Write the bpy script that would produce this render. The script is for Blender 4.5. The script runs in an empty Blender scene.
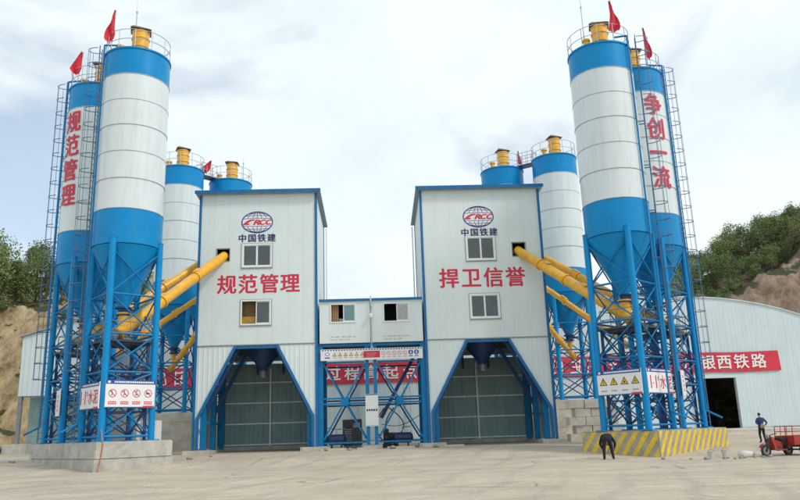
import bpy, bmesh, math, random
from mathutils import Vector, Matrix, noise

# ------------------------------------------------------------------ camera, sky, sun, exposure
scene = bpy.context.scene
COL = scene.collection
R = math.radians
random.seed(7)

def sm(a, b, t):
    t = max(0.0, min(1.0, (t - a) / (b - a)))
    return t * t * (3 - 2 * t)

CAM_Z = 1.6
PITCH, ROLL, YAW, FPX = R(14.0), R(-1.9), R(2.2), 735.0
fw = Vector((math.sin(YAW) * math.cos(PITCH), math.cos(YAW) * math.cos(PITCH), math.sin(PITCH)))
rt = Vector((math.cos(YAW), -math.sin(YAW), 0))
up = rt.cross(fw)
rt2 = math.cos(ROLL) * rt + math.sin(ROLL) * up
up2 = -math.sin(ROLL) * rt + math.cos(ROLL) * up
cd = bpy.data.cameras.new('camera')
cam = bpy.data.objects.new('camera', cd)
COL.objects.link(cam)
cd.sensor_fit = 'HORIZONTAL'
cd.sensor_width = 36.0
cd.lens = 36.0 * FPX / 800.0
cd.clip_start, cd.clip_end = 0.1, 5000
m = Matrix((rt2, up2, -fw)).transposed().to_4x4()
m.translation = Vector((0, 0, CAM_Z))
cam.matrix_world = m
scene.camera = cam

def at(px, py, Y):
    """pixel of the photograph + distance from the camera plane -> world point"""
    d = fw + rt2 * ((px - 400) / FPX) + up2 * ((250 - py) / FPX)
    return d * (Y / d.y) + Vector((0, 0, CAM_Z))

SUN_AZ, SUN_EL = R(122), R(44)
world = bpy.data.worlds.new('World')
scene.world = world
world.use_nodes = True
wn, wl = world.node_tree.nodes, world.node_tree.links
wn.clear()
wo = wn.new('ShaderNodeOutputWorld')
bg = wn.new('ShaderNodeBackground')
sky = wn.new('ShaderNodeTexSky')
sky.sky_type = 'NISHITA'
sky.sun_disc = False
sky.sun_elevation = SUN_EL
sky.sun_rotation = SUN_AZ
sky.air_density = 1.0
sky.dust_density = 1.0
tc = wn.new('ShaderNodeTexCoord')
mp = wn.new('ShaderNodeMapping')
mp.inputs['Scale'].default_value = (1.0, 1.0, 1.9)
mp.inputs['Location'].default_value = (3.36, -0.24, 1.39)
mp.inputs['Rotation'].default_value = (0.0, 0.0, 0.6)
n1 = wn.new('ShaderNodeTexNoise')
n1.inputs['Scale'].default_value = 2.6
n1.inputs['Detail'].default_value = 7
n1.inputs['Roughness'].default_value = 0.52
n1.inputs['Distortion'].default_value = 0.35
rp = wn.new('ShaderNodeValToRGB')
rp.color_ramp.elements[0].position = 0.36
rp.color_ramp.elements[0].color = (0.45, 0.45, 0.45, 1)
rp.color_ramp.elements[1].position = 0.50
rp.color_ramp.elements[1].color = (1, 1, 1, 1)
n2 = wn.new('ShaderNodeTexNoise')
n2.inputs['Scale'].default_value = 3.4
n2.inputs['Detail'].default_value = 8
n2.inputs['Roughness'].default_value = 0.55
rc = wn.new('ShaderNodeValToRGB')
rc.color_ramp.elements[0].position = 0.30
rc.color_ramp.elements[0].color = (0.70, 0.79, 0.835, 1)
rc.color_ramp.elements[1].position = 0.60
rc.color_ramp.elements[1].color = (0.81, 0.88, 0.895, 1)
mx = wn.new('ShaderNodeMixRGB')
sc_ = wn.new('ShaderNodeVectorMath')
sc_.operation = 'SCALE'
sc_.inputs['Scale'].default_value = 0.15
wl.new(tc.outputs['Generated'], mp.inputs['Vector'])
wl.new(mp.outputs['Vector'], n1.inputs['Vector'])
wl.new(mp.outputs['Vector'], n2.inputs['Vector'])
wl.new(n1.outputs['Fac'], rp.inputs['Fac'])
wl.new(n2.outputs['Fac'], rc.inputs['Fac'])
wl.new(sky.outputs['Color'], sc_.inputs[0])
wl.new(rp.outputs['Color'], mx.inputs['Fac'])
wl.new(sc_.outputs['Vector'], mx.inputs['Color1'])
wl.new(rc.outputs['Color'], mx.inputs['Color2'])
wl.new(mx.outputs['Color'], bg.inputs['Color'])
bg.inputs['Strength'].default_value = 1.0
wl.new(bg.outputs['Background'], wo.inputs['Surface'])

sl = bpy.data.lights.new('sun', 'SUN')
sl.energy = 1.5
sl.angle = R(10)
sl.color = (1.0, 0.95, 0.88)
sun = bpy.data.objects.new('sun', sl)
COL.objects.link(sun)
sdir = Vector((math.sin(SUN_AZ) * math.cos(SUN_EL), math.cos(SUN_AZ) * math.cos(SUN_EL), math.sin(SUN_EL)))
sun.rotation_euler = (-sdir).to_track_quat('-Z', 'Y').to_euler()
sun.location = (40, -30, 60)

scene.view_settings.view_transform = 'Standard'
scene.view_settings.look = 'None'
scene.view_settings.gamma = 1.0
scene.view_settings.use_curve_mapping = False
scene.view_settings.exposure = 0.24
scene.render.engine = 'CYCLES'
scene.cycles.max_bounces = 8

# ------------------------------------------------------------------ materials
def lin(r, g, b):
    f = lambda c: (c / 255 / 12.92) if c <= 10 else ((c / 255 + 0.055) / 1.055) ** 2.4
    return (f(r), f(g), f(b))

def mat(name, col, rough=0.6, metal=0.0, var=0.12, scale=3.0, dirt=None, dirt_amt=0.0, dirt_scale=1.2,
        streak=False, bump=0.0, bump_scale=20.0, spec=0.5, coat=0.0):
    M = bpy.data.materials.new(name)
    M.use_nodes = True
    nt = M.node_tree
    N, L = nt.nodes, nt.links
    b = N['Principled BSDF']
    b.inputs['Roughness'].default_value = rough
    b.inputs['Metallic'].default_value = metal
    b.inputs['Specular IOR Level'].default_value = spec
    b.inputs['Coat Weight'].default_value = coat
    b.inputs['Coat Roughness'].default_value = 0.15
    t = N.new('ShaderNodeTexCoord')
    nz = N.new('ShaderNodeTexNoise')
    nz.inputs['Scale'].default_value = scale
    nz.inputs['Detail'].default_value = 6
    nz.inputs['Roughness'].default_value = 0.65
    L.new(t.outputs['Object'], nz.inputs['Vector'])
    r = N.new('ShaderNodeValToRGB')
    r.color_ramp.elements[0].position = 0.3
    r.color_ramp.elements[1].position = 0.7
    r.color_ramp.elements[0].color = tuple(c * (1 - var) for c in col) + (1,)
    r.color_ramp.elements[1].color = tuple(min(1, c * (1 + var)) for c in col) + (1,)
    L.new(nz.outputs['Fac'], r.inputs['Fac'])
    out = r.outputs['Color']
    if dirt:
        n2 = N.new('ShaderNodeTexNoise')
        n2.inputs['Scale'].default_value = dirt_scale
        n2.inputs['Detail'].default_value = 8
        n2.inputs['Roughness'].default_value = 0.7
        if streak:
            mpn = N.new('ShaderNodeMapping')
            mpn.inputs['Scale'].default_value = (3.0, 3.0, 0.22)
            L.new(t.outputs['Object'], mpn.inputs['Vector'])
            L.new(mpn.outputs['Vector'], n2.inputs['Vector'])
        else:
            L.new(t.outputs['Object'], n2.inputs['Vector'])
        r2 = N.new('ShaderNodeValToRGB')
        r2.color_ramp.elements[0].position = 0.48
        r2.color_ramp.elements[0].color = (0, 0, 0, 1)
        r2.color_ramp.elements[1].position = 0.78
        r2.color_ramp.elements[1].color = (dirt_amt,) * 3 + (1,)
        L.new(n2.outputs['Fac'], r2.inputs['Fac'])
        mxn = N.new('ShaderNodeMixRGB')
        L.new(r2.outputs['Color'], mxn.inputs['Fac'])
        L.new(out, mxn.inputs['Color1'])
        mxn.inputs['Color2'].default_value = dirt + (1,)
        out = mxn.outputs['Color']
    L.new(out, b.inputs['Base Color'])
    if bump:
        n3 = N.new('ShaderNodeTexNoise')
        n3.inputs['Scale'].default_value = bump_scale
        n3.inputs['Detail'].default_value = 8
        L.new(t.outputs['Object'], n3.inputs['Vector'])
        bn = N.new('ShaderNodeBump')
        bn.inputs['Strength'].default_value = bump
        bn.inputs['Distance'].default_value = 0.05
        L.new(n3.outputs['Fac'], bn.inputs['Height'])
        L.new(bn.outputs['Normal'], b.inputs['Normal'])
    return M

GRIME = (0.22, 0.19, 0.15)
M = {}
M['white'] = mat('white_cladding', (0.71, 0.785, 0.77), 0.45, var=0.03, scale=0.7, dirt=(0.50, 0.54, 0.51), dirt_amt=0.22, dirt_scale=0.6, streak=True, bump=0.02, bump_scale=3)
M['silo_white'] = mat('silo_white_paint', (0.67, 0.74, 0.755), 0.34, var=0.03, scale=0.8, dirt=(0.42, 0.44, 0.42), dirt_amt=0.45, dirt_scale=1.3, streak=True, coat=0.25)
M['hall_white'] = mat('hall_white_sheet', (0.60, 0.685, 0.71), 0.5, var=0.05, scale=0.3, dirt=(0.42, 0.42, 0.38), dirt_amt=0.35, dirt_scale=0.6, streak=True)
M['blue'] = mat('blue_paint', (0.0, 0.245, 0.570), 0.36, var=0.10, scale=1.2, dirt=(0.03, 0.24, 0.44), dirt_amt=0.5, dirt_scale=1.4, streak=True, spec=0.22, coat=0.04)
M['blue_steel'] = mat('blue_steel_paint', (0.001, 0.190, 0.450), 0.45, var=0.2, scale=4, spec=0.25, dirt=(0.09, 0.13, 0.18), dirt_amt=0.5, dirt_scale=2.5)
M['dark_blue'] = mat('dark_blue_steel', (0.012, 0.05, 0.17), 0.5, var=0.2, scale=3, dirt=(0.1, 0.09, 0.08), dirt_amt=0.5, dirt_scale=3)
M['trim'] = mat('blue_trim', (0.006, 0.14, 0.36), 0.4, var=0.1, spec=0.35, dirt=(0.15, 0.17, 0.2), dirt_amt=0.3, dirt_scale=3)
M['roof_sheet'] = mat('roof_sheet', (0.30, 0.34, 0.36), 0.5, var=0.1)
M['orange'] = mat('orange_paint', (0.86, 0.44, 0.025), 0.4, var=0.12, scale=2.5, dirt=(0.33, 0.16, 0.05), dirt_amt=0.55, dirt_scale=2.0, coat=0.2)
M['cap'] = mat('dark_hood', (0.16, 0.11, 0.08), 0.6, var=0.3)
M['ladder'] = mat('ladder_paint', (0.06, 0.15, 0.27), 0.5, var=0.3, scale=5, dirt=(0.2, 0.2, 0.2), dirt_amt=0.5, dirt_scale=4)
M['galv'] = mat('galvanised', (0.45, 0.48, 0.50), 0.45, metal=0.5, var=0.15, scale=8)
M['joint'] = mat('panel_joint', (0.60, 0.67, 0.66), 0.5, var=0.1)
M['seam'] = mat('seam_line', (0.36, 0.41, 0.43), 0.5, var=0.2)
M['red_letter'] = mat('red_lettering', (0.62, 0.022, 0.06), 0.5, var=0.06)
M['navy'] = mat('navy_lettering', (0.012, 0.018, 0.10), 0.5, var=0.05)
M['emblem_blue'] = mat('emblem_blue', (0.03, 0.07, 0.33), 0.5, var=0.05)
M['board_white'] = mat('board_white', (0.80, 0.80, 0.80), 0.45, var=0.04, dirt=(0.5, 0.48, 0.44), dirt_amt=0.25)
M['board_blue'] = mat('board_blue', (0.02, 0.075, 0.32), 0.45, var=0.06)
M['banner'] = mat('red_banner_cloth', (0.62, 0.035, 0.065), 0.75, var=0.12, scale=0.6, dirt=(0.5, 0.16, 0.18), dirt_amt=0.5, dirt_scale=0.7)
M['white_letter'] = mat('white_lettering', (0.82, 0.80, 0.80), 0.6, var=0.04)
M['flag'] = mat('flag_cloth', (0.60, 0.012, 0.03), 0.7, var=0.15, scale=2)
M['yellow'] = mat('sign_yellow', (0.78, 0.52, 0.02), 0.45, var=0.05)
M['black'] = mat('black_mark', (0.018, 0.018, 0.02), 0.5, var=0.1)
M['grey_mark'] = mat('grey_mark', (0.25, 0.27, 0.28), 0.6, var=0.1)
M['faint_mark'] = mat('faint_print', (0.48, 0.51, 0.51), 0.6, var=0.1)
M['pink'] = mat('pink_mark', (0.68, 0.23, 0.25), 0.6, var=0.1)
M['concrete'] = mat('concrete', (0.47, 0.455, 0.41), 0.9, var=0.22, scale=1.6, dirt=(0.17, 0.15, 0.13), dirt_amt=0.6, dirt_scale=1.1, bump=0.35, bump_scale=9)
M['concrete_pale'] = mat('concrete_pale', (0.54, 0.50, 0.43), 0.9, var=0.2, scale=1.3, dirt=(0.25, 0.21, 0.16), dirt_amt=0.55, dirt_scale=0.9, bump=0.4, bump_scale=7)
M['bay_sheet'] = mat('grey_green_sheet', (0.25, 0.39, 0.39), 0.55, var=0.12, scale=1, dirt=(0.14, 0.16, 0.15), dirt_amt=0.6, dirt_scale=1.0, streak=True)
M['girt'] = mat('pale_girt', (0.84, 0.86, 0.84), 0.5, var=0.1)
M['glass'] = mat('window_glass', (0.045, 0.065, 0.07), 0.06, var=0.3, scale=1.5, spec=0.8)
M['glass_teal'] = mat('tinted_window_glass', (0.12, 0.26, 0.27), 0.1, var=0.2, spec=0.7)
M['curtain'] = mat('curtain_cloth', (0.33, 0.20, 0.10), 0.9, var=0.3, scale=5)
M['curtain_grey'] = mat('curtain_grey_cloth', (0.42, 0.43, 0.42), 0.9, var=0.15, scale=5)
M['pvc'] = mat('white_pvc', (0.80, 0.81, 0.80), 0.35, var=0.03)
M['dark'] = mat('dark_steel', (0.03, 0.033, 0.04), 0.55, var=0.3, dirt=(0.12, 0.09, 0.06), dirt_amt=0.5, dirt_scale=3)
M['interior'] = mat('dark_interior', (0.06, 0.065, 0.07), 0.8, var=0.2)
M['grey_steel'] = mat('grey_steel', (0.22, 0.23, 0.24), 0.5, metal=0.3, var=0.25)
M['rubber'] = mat('black_rubber', (0.025, 0.024, 0.023), 0.8, var=0.25, dirt=GRIME, dirt_amt=0.4, dirt_scale=4)
M['red_paint'] = mat('red_vehicle_paint', (0.36, 0.022, 0.018), 0.4, var=0.15, dirt=GRIME, dirt_amt=0.55, dirt_scale=2.5)
M['jacket'] = mat('black_jacket', (0.012, 0.014, 0.024), 0.85, var=0.3, scale=6, bump=0.4, bump_scale=9)
M['overall'] = mat('blue_overall', (0.016, 0.03, 0.13), 0.85, var=0.3, scale=6, bump=0.4, bump_scale=9)
M['trousers'] = mat('dark_trousers', (0.012, 0.014, 0.022), 0.9, var=0.3, scale=6, bump=0.3, bump_scale=9)
M['shoe'] = mat('shoe_leather', (0.02, 0.017, 0.015), 0.6)
M['skin'] = mat('skin', (0.42, 0.23, 0.15), 0.55, var=0.06)
M['hair'] = mat('black_hair', (0.012, 0.010, 0.010), 0.6)
M['bark'] = mat('bark', (0.10, 0.075, 0.055), 0.95, var=0.3, scale=8)
M['sack'] = mat('white_sack', (0.62, 0.60, 0.57), 0.85, var=0.1, bump=0.5, bump_scale=6)
M['stone'] = mat('stone', (0.30, 0.27, 0.23), 0.95, var=0.3, scale=6, bump=0.6, bump_scale=8)
M['plastic_bucket'] = mat('grey_bucket', (0.50, 0.52, 0.52), 0.5, var=0.1, dirt=GRIME, dirt_amt=0.5)
M['stripe_yellow'] = mat('stripe_yellow_paint', (0.74, 0.50, 0.03), 0.8, var=0.2, scale=3, dirt=(0.52, 0.43, 0.22), dirt_amt=0.8, dirt_scale=1.6)
M['concrete_dark'] = mat('plinth_dark_paint', (0.37, 0.335, 0.25), 0.9, var=0.3, scale=2, dirt=(0.42, 0.38, 0.30), dirt_amt=0.5, dirt_scale=1.8, bump=0.3, bump_scale=9)
M['hose_red'] = mat('orange_hose', (0.55, 0.16, 0.05), 0.6)
M['tank_blue'] = mat('tank_blue', (0.010, 0.03, 0.10), 0.45, var=0.2)

def leaf_mat(name, c1, c2):
    m_ = bpy.data.materials.new(name)
    m_.use_nodes = True
    N, L = m_.node_tree.nodes, m_.node_tree.links
    b = N['Principled BSDF']
    b.inputs['Roughness'].default_value = 0.65
    b.inputs['Specular IOR Level'].default_value = 0.25
    g = N.new('ShaderNodeNewGeometry')
    oi = N.new('ShaderNodeObjectInfo')
    mxn = N.new('ShaderNodeMixRGB')
    mxn.inputs['Color1'].default_value = c1 + (1,)
    mxn.inputs['Color2'].default_value = c2 + (1,)
    ad = N.new('ShaderNodeMath')
    ad.operation = 'MULTIPLY_ADD'
    ad.inputs[1].default_value = 0.6
    L.new(g.outputs['Random Per Island'], ad.inputs[0])
    mu = N.new('ShaderNodeMath')
    mu.operation = 'MULTIPLY'
    mu.inputs[1].default_value = 0.5
    L.new(oi.outputs['Random'], mu.inputs[0])
    L.new(mu.outputs[0], ad.inputs[2])
    L.new(ad.outputs[0], mxn.inputs['Fac'])
    L.new(mxn.outputs['Color'], b.inputs['Base Color'])
    return m_
M['leaf'] = leaf_mat('leaf_green', (0.055, 0.100, 0.036), (0.22, 0.28, 0.10))
M['leaf_dry'] = leaf_mat('leaf_olive', (0.10, 0.115, 0.05), (0.28, 0.27, 0.12))

def soil_mat(name, c1, c2, c3):
    m_ = bpy.data.materials.new(name)
    m_.use_nodes = True
    N, L = m_.node_tree.nodes, m_.node_tree.links
    b = N['Principled BSDF']
    b.inputs['Roughness'].default_value = 0.95
    t = N.new('ShaderNodeTexCoord')
    mpn = N.new('ShaderNodeMapping')
    mpn.inputs['Scale'].default_value = (1, 1, 0.5)
    L.new(t.outputs['Object'], mpn.inputs['Vector'])
    a = N.new('ShaderNodeTexNoise')
    a.inputs['Scale'].default_value = 0.55
    a.inputs['Detail'].default_value = 12
    a.inputs['Roughness'].default_value = 0.7
    L.new(mpn.outputs['Vector'], a.inputs['Vector'])
    r = N.new('ShaderNodeValToRGB')
    r.color_ramp.elements[0].position = 0.38
    r.color_ramp.elements[0].color = c1 + (1,)
    r.color_ramp.elements[1].position = 0.62
    r.color_ramp.elements[1].color = c3 + (1,)
    e = r.color_ramp.elements.new(0.5)
    e.color = c2 + (1,)
    L.new(a.outputs['Fac'], r.inputs['Fac'])
    # scrub growing on the gentler ground
    g = N.new('ShaderNodeNewGeometry')
    sx = N.new('ShaderNodeSeparateXYZ')
    L.new(g.outputs['Normal'], sx.inputs[0])
    n4 = N.new('ShaderNodeTexNoise')
    n4.inputs['Scale'].default_value = 0.5
    n4.inputs['Detail'].default_value = 8
    L.new(t.outputs['Object'], n4.inputs['Vector'])
    ad = N.new('ShaderNodeMath')
    ad.operation = 'ADD'
    L.new(sx.outputs['Z'], ad.inputs[0])
    L.new(n4.outputs['Fac'], ad.inputs[1])
    r2 = N.new('ShaderNodeValToRGB')
    r2.color_ramp.elements[0].position = 0.62
    r2.color_ramp.elements[1].position = 0.66
    mr = N.new('ShaderNodeMath')
    mr.operation = 'MULTIPLY'
    mr.inputs[1].default_value = 0.5
    L.new(ad.outputs[0], mr.inputs[0])
    L.new(mr.outputs[0], r2.inputs['Fac'])
    mxn = N.new('ShaderNodeMixRGB')
    L.new(r2.outputs['Color'], mxn.inputs['Fac'])
    L.new(r.outputs['Color'], mxn.inputs['Color1'])
    mxn.inputs['Color2'].default_value = (0.06, 0.075, 0.03, 1)
    L.new(mxn.outputs['Color'], b.inputs['Base Color'])
    bn = N.new('ShaderNodeBump')
    bn.inputs['Strength'].default_value = 0.9
    bn.inputs['Distance'].default_value = 1.3
    L.new(a.outputs['Fac'], bn.inputs['Height'])
    L.new(bn.outputs['Normal'], b.inputs['Normal'])
    return m_
M['soil_yellow'] = soil_mat('yellow_soil', (0.22, 0.15, 0.08), (0.45, 0.33, 0.18), (0.62, 0.49, 0.30))
M['soil_brown'] = soil_mat('brown_soil', (0.17, 0.115, 0.08), (0.33, 0.23, 0.165), (0.44, 0.33, 0.25))

def ground_mat():
    m_ = bpy.data.materials.new('dusty_yard')
    m_.use_nodes = True
    N, L = m_.node_tree.nodes, m_.node_tree.links
    b = N['Principled BSDF']
    b.inputs['Roughness'].default_value = 0.9
    t = N.new('ShaderNodeTexCoord')
    def nz(scale, sx=1, sy=1, detail=9, rough=0.65):
        mpn = N.new('ShaderNodeMapping')
        mpn.inputs['Scale'].default_value = (sx, sy, 1)
        L.new(t.outputs['Object'], mpn.inputs['Vector'])
        a = N.new('ShaderNodeTexNoise')
        a.inputs['Scale'].default_value = scale
        a.inputs['Detail'].default_value = detail
        a.inputs['Roughness'].default_value = rough
        L.new(mpn.outputs['Vector'], a.inputs['Vector'])
        return a.outputs['Fac']
    def ramp(f, p0, c0, p1, c1):
        r = N.new('ShaderNodeValToRGB')
        r.color_ramp.elements[0].position = p0
        r.color_ramp.elements[0].color = c0 + (1,)
        r.color_ramp.elements[1].position = p1
        r.color_ramp.elements[1].color = c1 + (1,)
        L.new(f, r.inputs['Fac'])
        return r.outputs['Color']
    def mix(f, a, c, mode='MIX', k=None):
        x = N.new('ShaderNodeMixRGB')
        x.blend_type = mode
        if f is None:
            x.inputs['Fac'].default_value = k
        else:
            L.new(f, x.inputs['Fac'])
        L.new(a, x.inputs['Color1'])
        if isinstance(c, tuple):
            x.inputs['Color2'].default_value = c + (1,)
        else:
            L.new(c, x.inputs['Color2'])
        return x.outputs['Color']
    base = ramp(nz(0.35), 0.33, (0.45, 0.38, 0.285), 0.68, (0.59, 0.51, 0.40))
    tracks = ramp(nz(0.45, 0.3, 1.0), 0.48, (0, 0, 0), 0.66, (0.7, 0.7, 0.7))
    c = mix(tracks, base, (0.40, 0.355, 0.29))
    damp = ramp(nz(0.16, 0.6, 1.2), 0.55, (0, 0, 0), 0.72, (0.5, 0.5, 0.5))
    c = mix(damp, c, (0.44, 0.425, 0.39))
    def wave(scale, ang, dist, dsc, p0, p1, amt):
        mpn = N.new('ShaderNodeMapping')
        mpn.inputs['Rotation'].default_value = (0, 0, ang)
        L.new(t.outputs['Object'], mpn.inputs['Vector'])
        w = N.new('ShaderNodeTexWave')
        w.inputs['Scale'].default_value = scale
        w.inputs['Distortion'].default_value = dist
        w.inputs['Detail'].default_value = 3
        w.inputs['Detail Scale'].default_value = dsc
        L.new(mpn.outputs['Vector'], w.inputs['Vector'])
        return ramp(w.outputs['Fac'], p0, (0, 0, 0), p1, (amt, amt, amt))
    m1 = ramp(nz(0.12), 0.45, (0, 0, 0), 0.6, (1, 1, 1))
    tr1 = mix(None, wave(0.13, 1.25, 7.0, 0.35, 0.80, 0.97, 0.42), m1, 'MULTIPLY', 1.0)
    c = mix(tr1, c, (0.33, 0.295, 0.245))
    m2 = ramp(nz(0.10, 1.3, 0.8), 0.42, (1, 1, 1), 0.55, (0, 0, 0))
    tr2 = mix(None, wave(0.16, 0.35, 9.0, 0.3, 0.82, 0.98, 0.4), m2, 'MULTIPLY', 1.0)
    c = mix(tr2, c, (0.30, 0.28, 0.245))
    spill = ramp(nz(0.3, 0.7, 1.3), 0.60, (0, 0, 0), 0.68, (0.55, 0.55, 0.55))
    c = mix(spill, c, (0.57, 0.53, 0.47))
    fine = ramp(nz(9, detail=8), 0.36, (0.74, 0.73, 0.72), 0.62, (1.08, 1.08, 1.08))
    c = mix(None, c, fine, 'MULTIPLY', 0.8)
    v = N.new('ShaderNodeTexVoronoi')
    v.feature = 'DISTANCE_TO_EDGE'
    v.inputs['Scale'].default_value = 0.24
    v.inputs['Randomness'].default_value = 1.0
    nw = N.new('ShaderNodeTexNoise')
    nw.inputs['Scale'].default_value = 0.8
    nw.inputs['Detail'].default_value = 6
    L.new(t.outputs['Object'], nw.inputs['Vector'])
    va = N.new('ShaderNodeMixRGB')
    va.inputs['Fac'].default_value = 0.3
    L.new(t.outputs['Object'], va.inputs['Color1'])
    L.new(nw.outputs['Color'], va.inputs['Color2'])
    L.new(va.outputs['Color'], v.inputs['Vector'])
    crack = ramp(v.outputs['Distance'], 0.0, (0.8, 0.8, 0.8), 0.011, (0, 0, 0))
    where = ramp(nz(0.25), 0.5, (0, 0, 0), 0.6, (1, 1, 1))
    cm = mix(None, crack, where, 'MULTIPLY', 1.0)
    c = mix(cm, c, (0.16, 0.14, 0.11))
    L.new(c, b.inputs['Base Color'])
    bn = N.new('ShaderNodeBump')
    bn.inputs['Strength'].default_value = 0.6
    bn.inputs['Distance'].default_value = 0.04
    L.new(nz(2.2, 0.8, 1.1), bn.inputs['Height'])
    L.new(bn.outputs['Normal'], b.inputs['Normal'])
    return m_
M['ground'] = ground_mat()

# ------------------------------------------------------------------ mesh helpers
V3 = Vector
def tag(o, label=None, cat=None, group=None, kind=None):
    if label: o['label'] = label
    if cat: o['category'] = cat
    if group: o['group'] = group
    if kind: o['kind'] = kind
    return o

def thing(name, loc, label, cat, group=None):
    o = bpy.data.objects.new(name, None)
    COL.objects.link(o)
    o.location = V3(loc)
    o.empty_display_size = 0.3
    return tag(o, label, cat, group)

def origin_of(o):
    while o.parent is not None:
        o = o.parent
    return V3(o.location)

class MB:
    def __init__(s):
        s.v, s.f, s.mi = [], [], []
    def add(s, vs, fs, mi=0):
        o = len(s.v)
        s.v += [tuple(p) for p in vs]
        s.f += [tuple(i + o for i in f) for f in fs]
        s.mi += [mi] * len(fs)
        return s
    def hexa(s, p, mi=0):
        return s.add(p, [(0, 3, 2, 1), (4, 5, 6, 7), (0, 1, 5, 4), (1, 2, 6, 5), (2, 3, 7, 6), (3, 0, 4, 7)], mi)
    def box(s, x0, x1, y0, y1, z0, z1, mi=0):
        return s.hexa([(x0, y0, z0), (x1, y0, z0), (x1, y1, z0), (x0, y1, z0), (x0, y0, z1), (x1, y0, z1), (x1, y1, z1), (x0, y1, z1)], mi)
    def obox(s, c, ax, ay, az, hx, hy, hz, mi=0):
        c, ax, ay, az = V3(c), V3(ax).normalized(), V3(ay).normalized(), V3(az).normalized()
        P = lambda i, j, k: c + ax * hx * i + ay * hy * j + az * hz * k
        return s.hexa([P(-1, -1, -1), P(1, -1, -1), P(1, 1, -1), P(-1, 1, -1), P(-1, -1, 1), P(1, -1, 1), P(1, 1, 1), P(-1, 1, 1)], mi)
    def beam(s, p0, p1, w, h=None, upv=(0, 0, 1)):
        p0, p1 = V3(p0), V3(p1)
        h = h or w
        d = (p1 - p0)
        u = V3(upv)
        if abs(d.normalized().dot(u)) > 0.98: u = V3((0, 1, 0))
        a = d.cross(u).normalized()
        b = a.cross(d).normalized()
        return s.obox((p0 + p1) / 2, d, a, b, d.length / 2, w / 2, h / 2)
    def tube(s, p0, p1, r, n=10, r1=None, cap=True):
        p0, p1 = V3(p0), V3(p1)
        r1 = r if r1 is None else r1
        d = (p1 - p0).normalized()
        u = V3((0, 0, 1)) if abs(d.z) < 0.9 else V3((1, 0, 0))
        a = d.cross(u).normalized()
        b = d.cross(a)
        vs, fs = [], []
        for (p, rr) in ((p0, r), (p1, r1)):
            for i in range(n):
                t = 2 * math.pi * i / n
                vs.append(p + a * math.cos(t) * rr + b * math.sin(t) * rr)
        for i in range(n):
            j = (i + 1) % n
            fs.append((i, j, n + j, n + i))
        if cap:
            fs += [tuple(reversed(range(n))), tuple(range(n, 2 * n))]
        return s.add(vs, fs)
    def path(s, pts, r, n=6):
        for a, b in zip(pts, pts[1:]):
            s.tube(a, b, r, n)
        return s
    def lathe(s, c, prof, n=32, a0=0.0, cap0=False, cap1=False):
        c = V3(c)
        vs, fs = [], []
        for (r, z) in prof:
            for i in range(n):
                t = a0 + 2 * math.pi * i / n
                vs.append(c + V3((math.cos(t) * r, math.sin(t) * r, z)))
        for k in range(len(prof) - 1):
            for i in range(n):
                j = (i + 1) % n
                fs.append((k * n + i, k * n + j, (k + 1) * n + j, (k + 1) * n + i))
        if cap0: fs.append(tuple(reversed(range(n))))
        if cap1: fs.append(tuple(range((len(prof) - 1) * n, len(prof) * n)))
        return s.add(vs, fs)
    def build(s, name, mats, parent=None, smooth=None, loc=None):
        o0 = origin_of(parent) if parent else V3(loc or (0, 0, 0))
        me = bpy.data.meshes.new(name)
        me.from_pydata([tuple(V3(p) - o0) for p in s.v], [], s.f)
        mats = mats if isinstance(mats, (list, tuple)) else [mats]
        for k in mats: me.materials.append(M[k] if isinstance(k, str) else k)
        if len(mats) > 1: me.polygons.foreach_set('material_index', s.mi)
        if smooth is not None:
            me.polygons.foreach_set('use_smooth', [True] * len(me.polygons))
            me.set_sharp_from_angle(angle=R(smooth))
        me.update()
        o = bpy.data.objects.new(name, me)
        COL.objects.link(o)
        if parent: o.parent = parent
        else: o.location = o0
        return o

def gz(x, y):
    """height of the yard: level by the camera, rising towards the plant"""
    return 0.12 * sm(20, 33, y) + 0.63 * sm(34, 45, y) + 0.25 * sm(46, 64, y) - 0.10 * sm(5, 16, x) * (1 - sm(34, 44, y)) - 0.42 * sm(12, 21, x) * sm(36, 46, y) * (1 - sm(52, 60, y)) + 0.12 * sm(-6, -12, x) * sm(30, 34, y) * (1 - sm(38, 45, y))

# ------------------------------------------------------------------ text helpers
_glyph = {}
def glyph(ch, bold=0.0, shear=0.0):
    k = (ch, shear)
    if k not in _glyph:
        c = bpy.data.curves.new('glyph', 'FONT')
        c.body = ch
        c.offset = 0.0
        c.shear = shear
        c.resolution_u = 3
        o = bpy.data.objects.new('glyph', c)
        COL.objects.link(o)
        dg = bpy.context.evaluated_depsgraph_get()
        dg.update()
        me = bpy.data.meshes.new_from_object(o.evaluated_get(dg))
        vs = [(v.co.x, v.co.y) for v in me.vertices]
        fs = [tuple(p.vertices) for p in me.polygons]
        bpy.data.objects.remove(o)
        bpy.data.curves.remove(c)
        bpy.data.meshes.remove(me)
        xs = [p[0] for p in vs]; ys = [p[1] for p in vs]
        _glyph[k] = (vs, fs, min(xs), max(xs), min(ys), max(ys))
    return _glyph[k]

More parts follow.
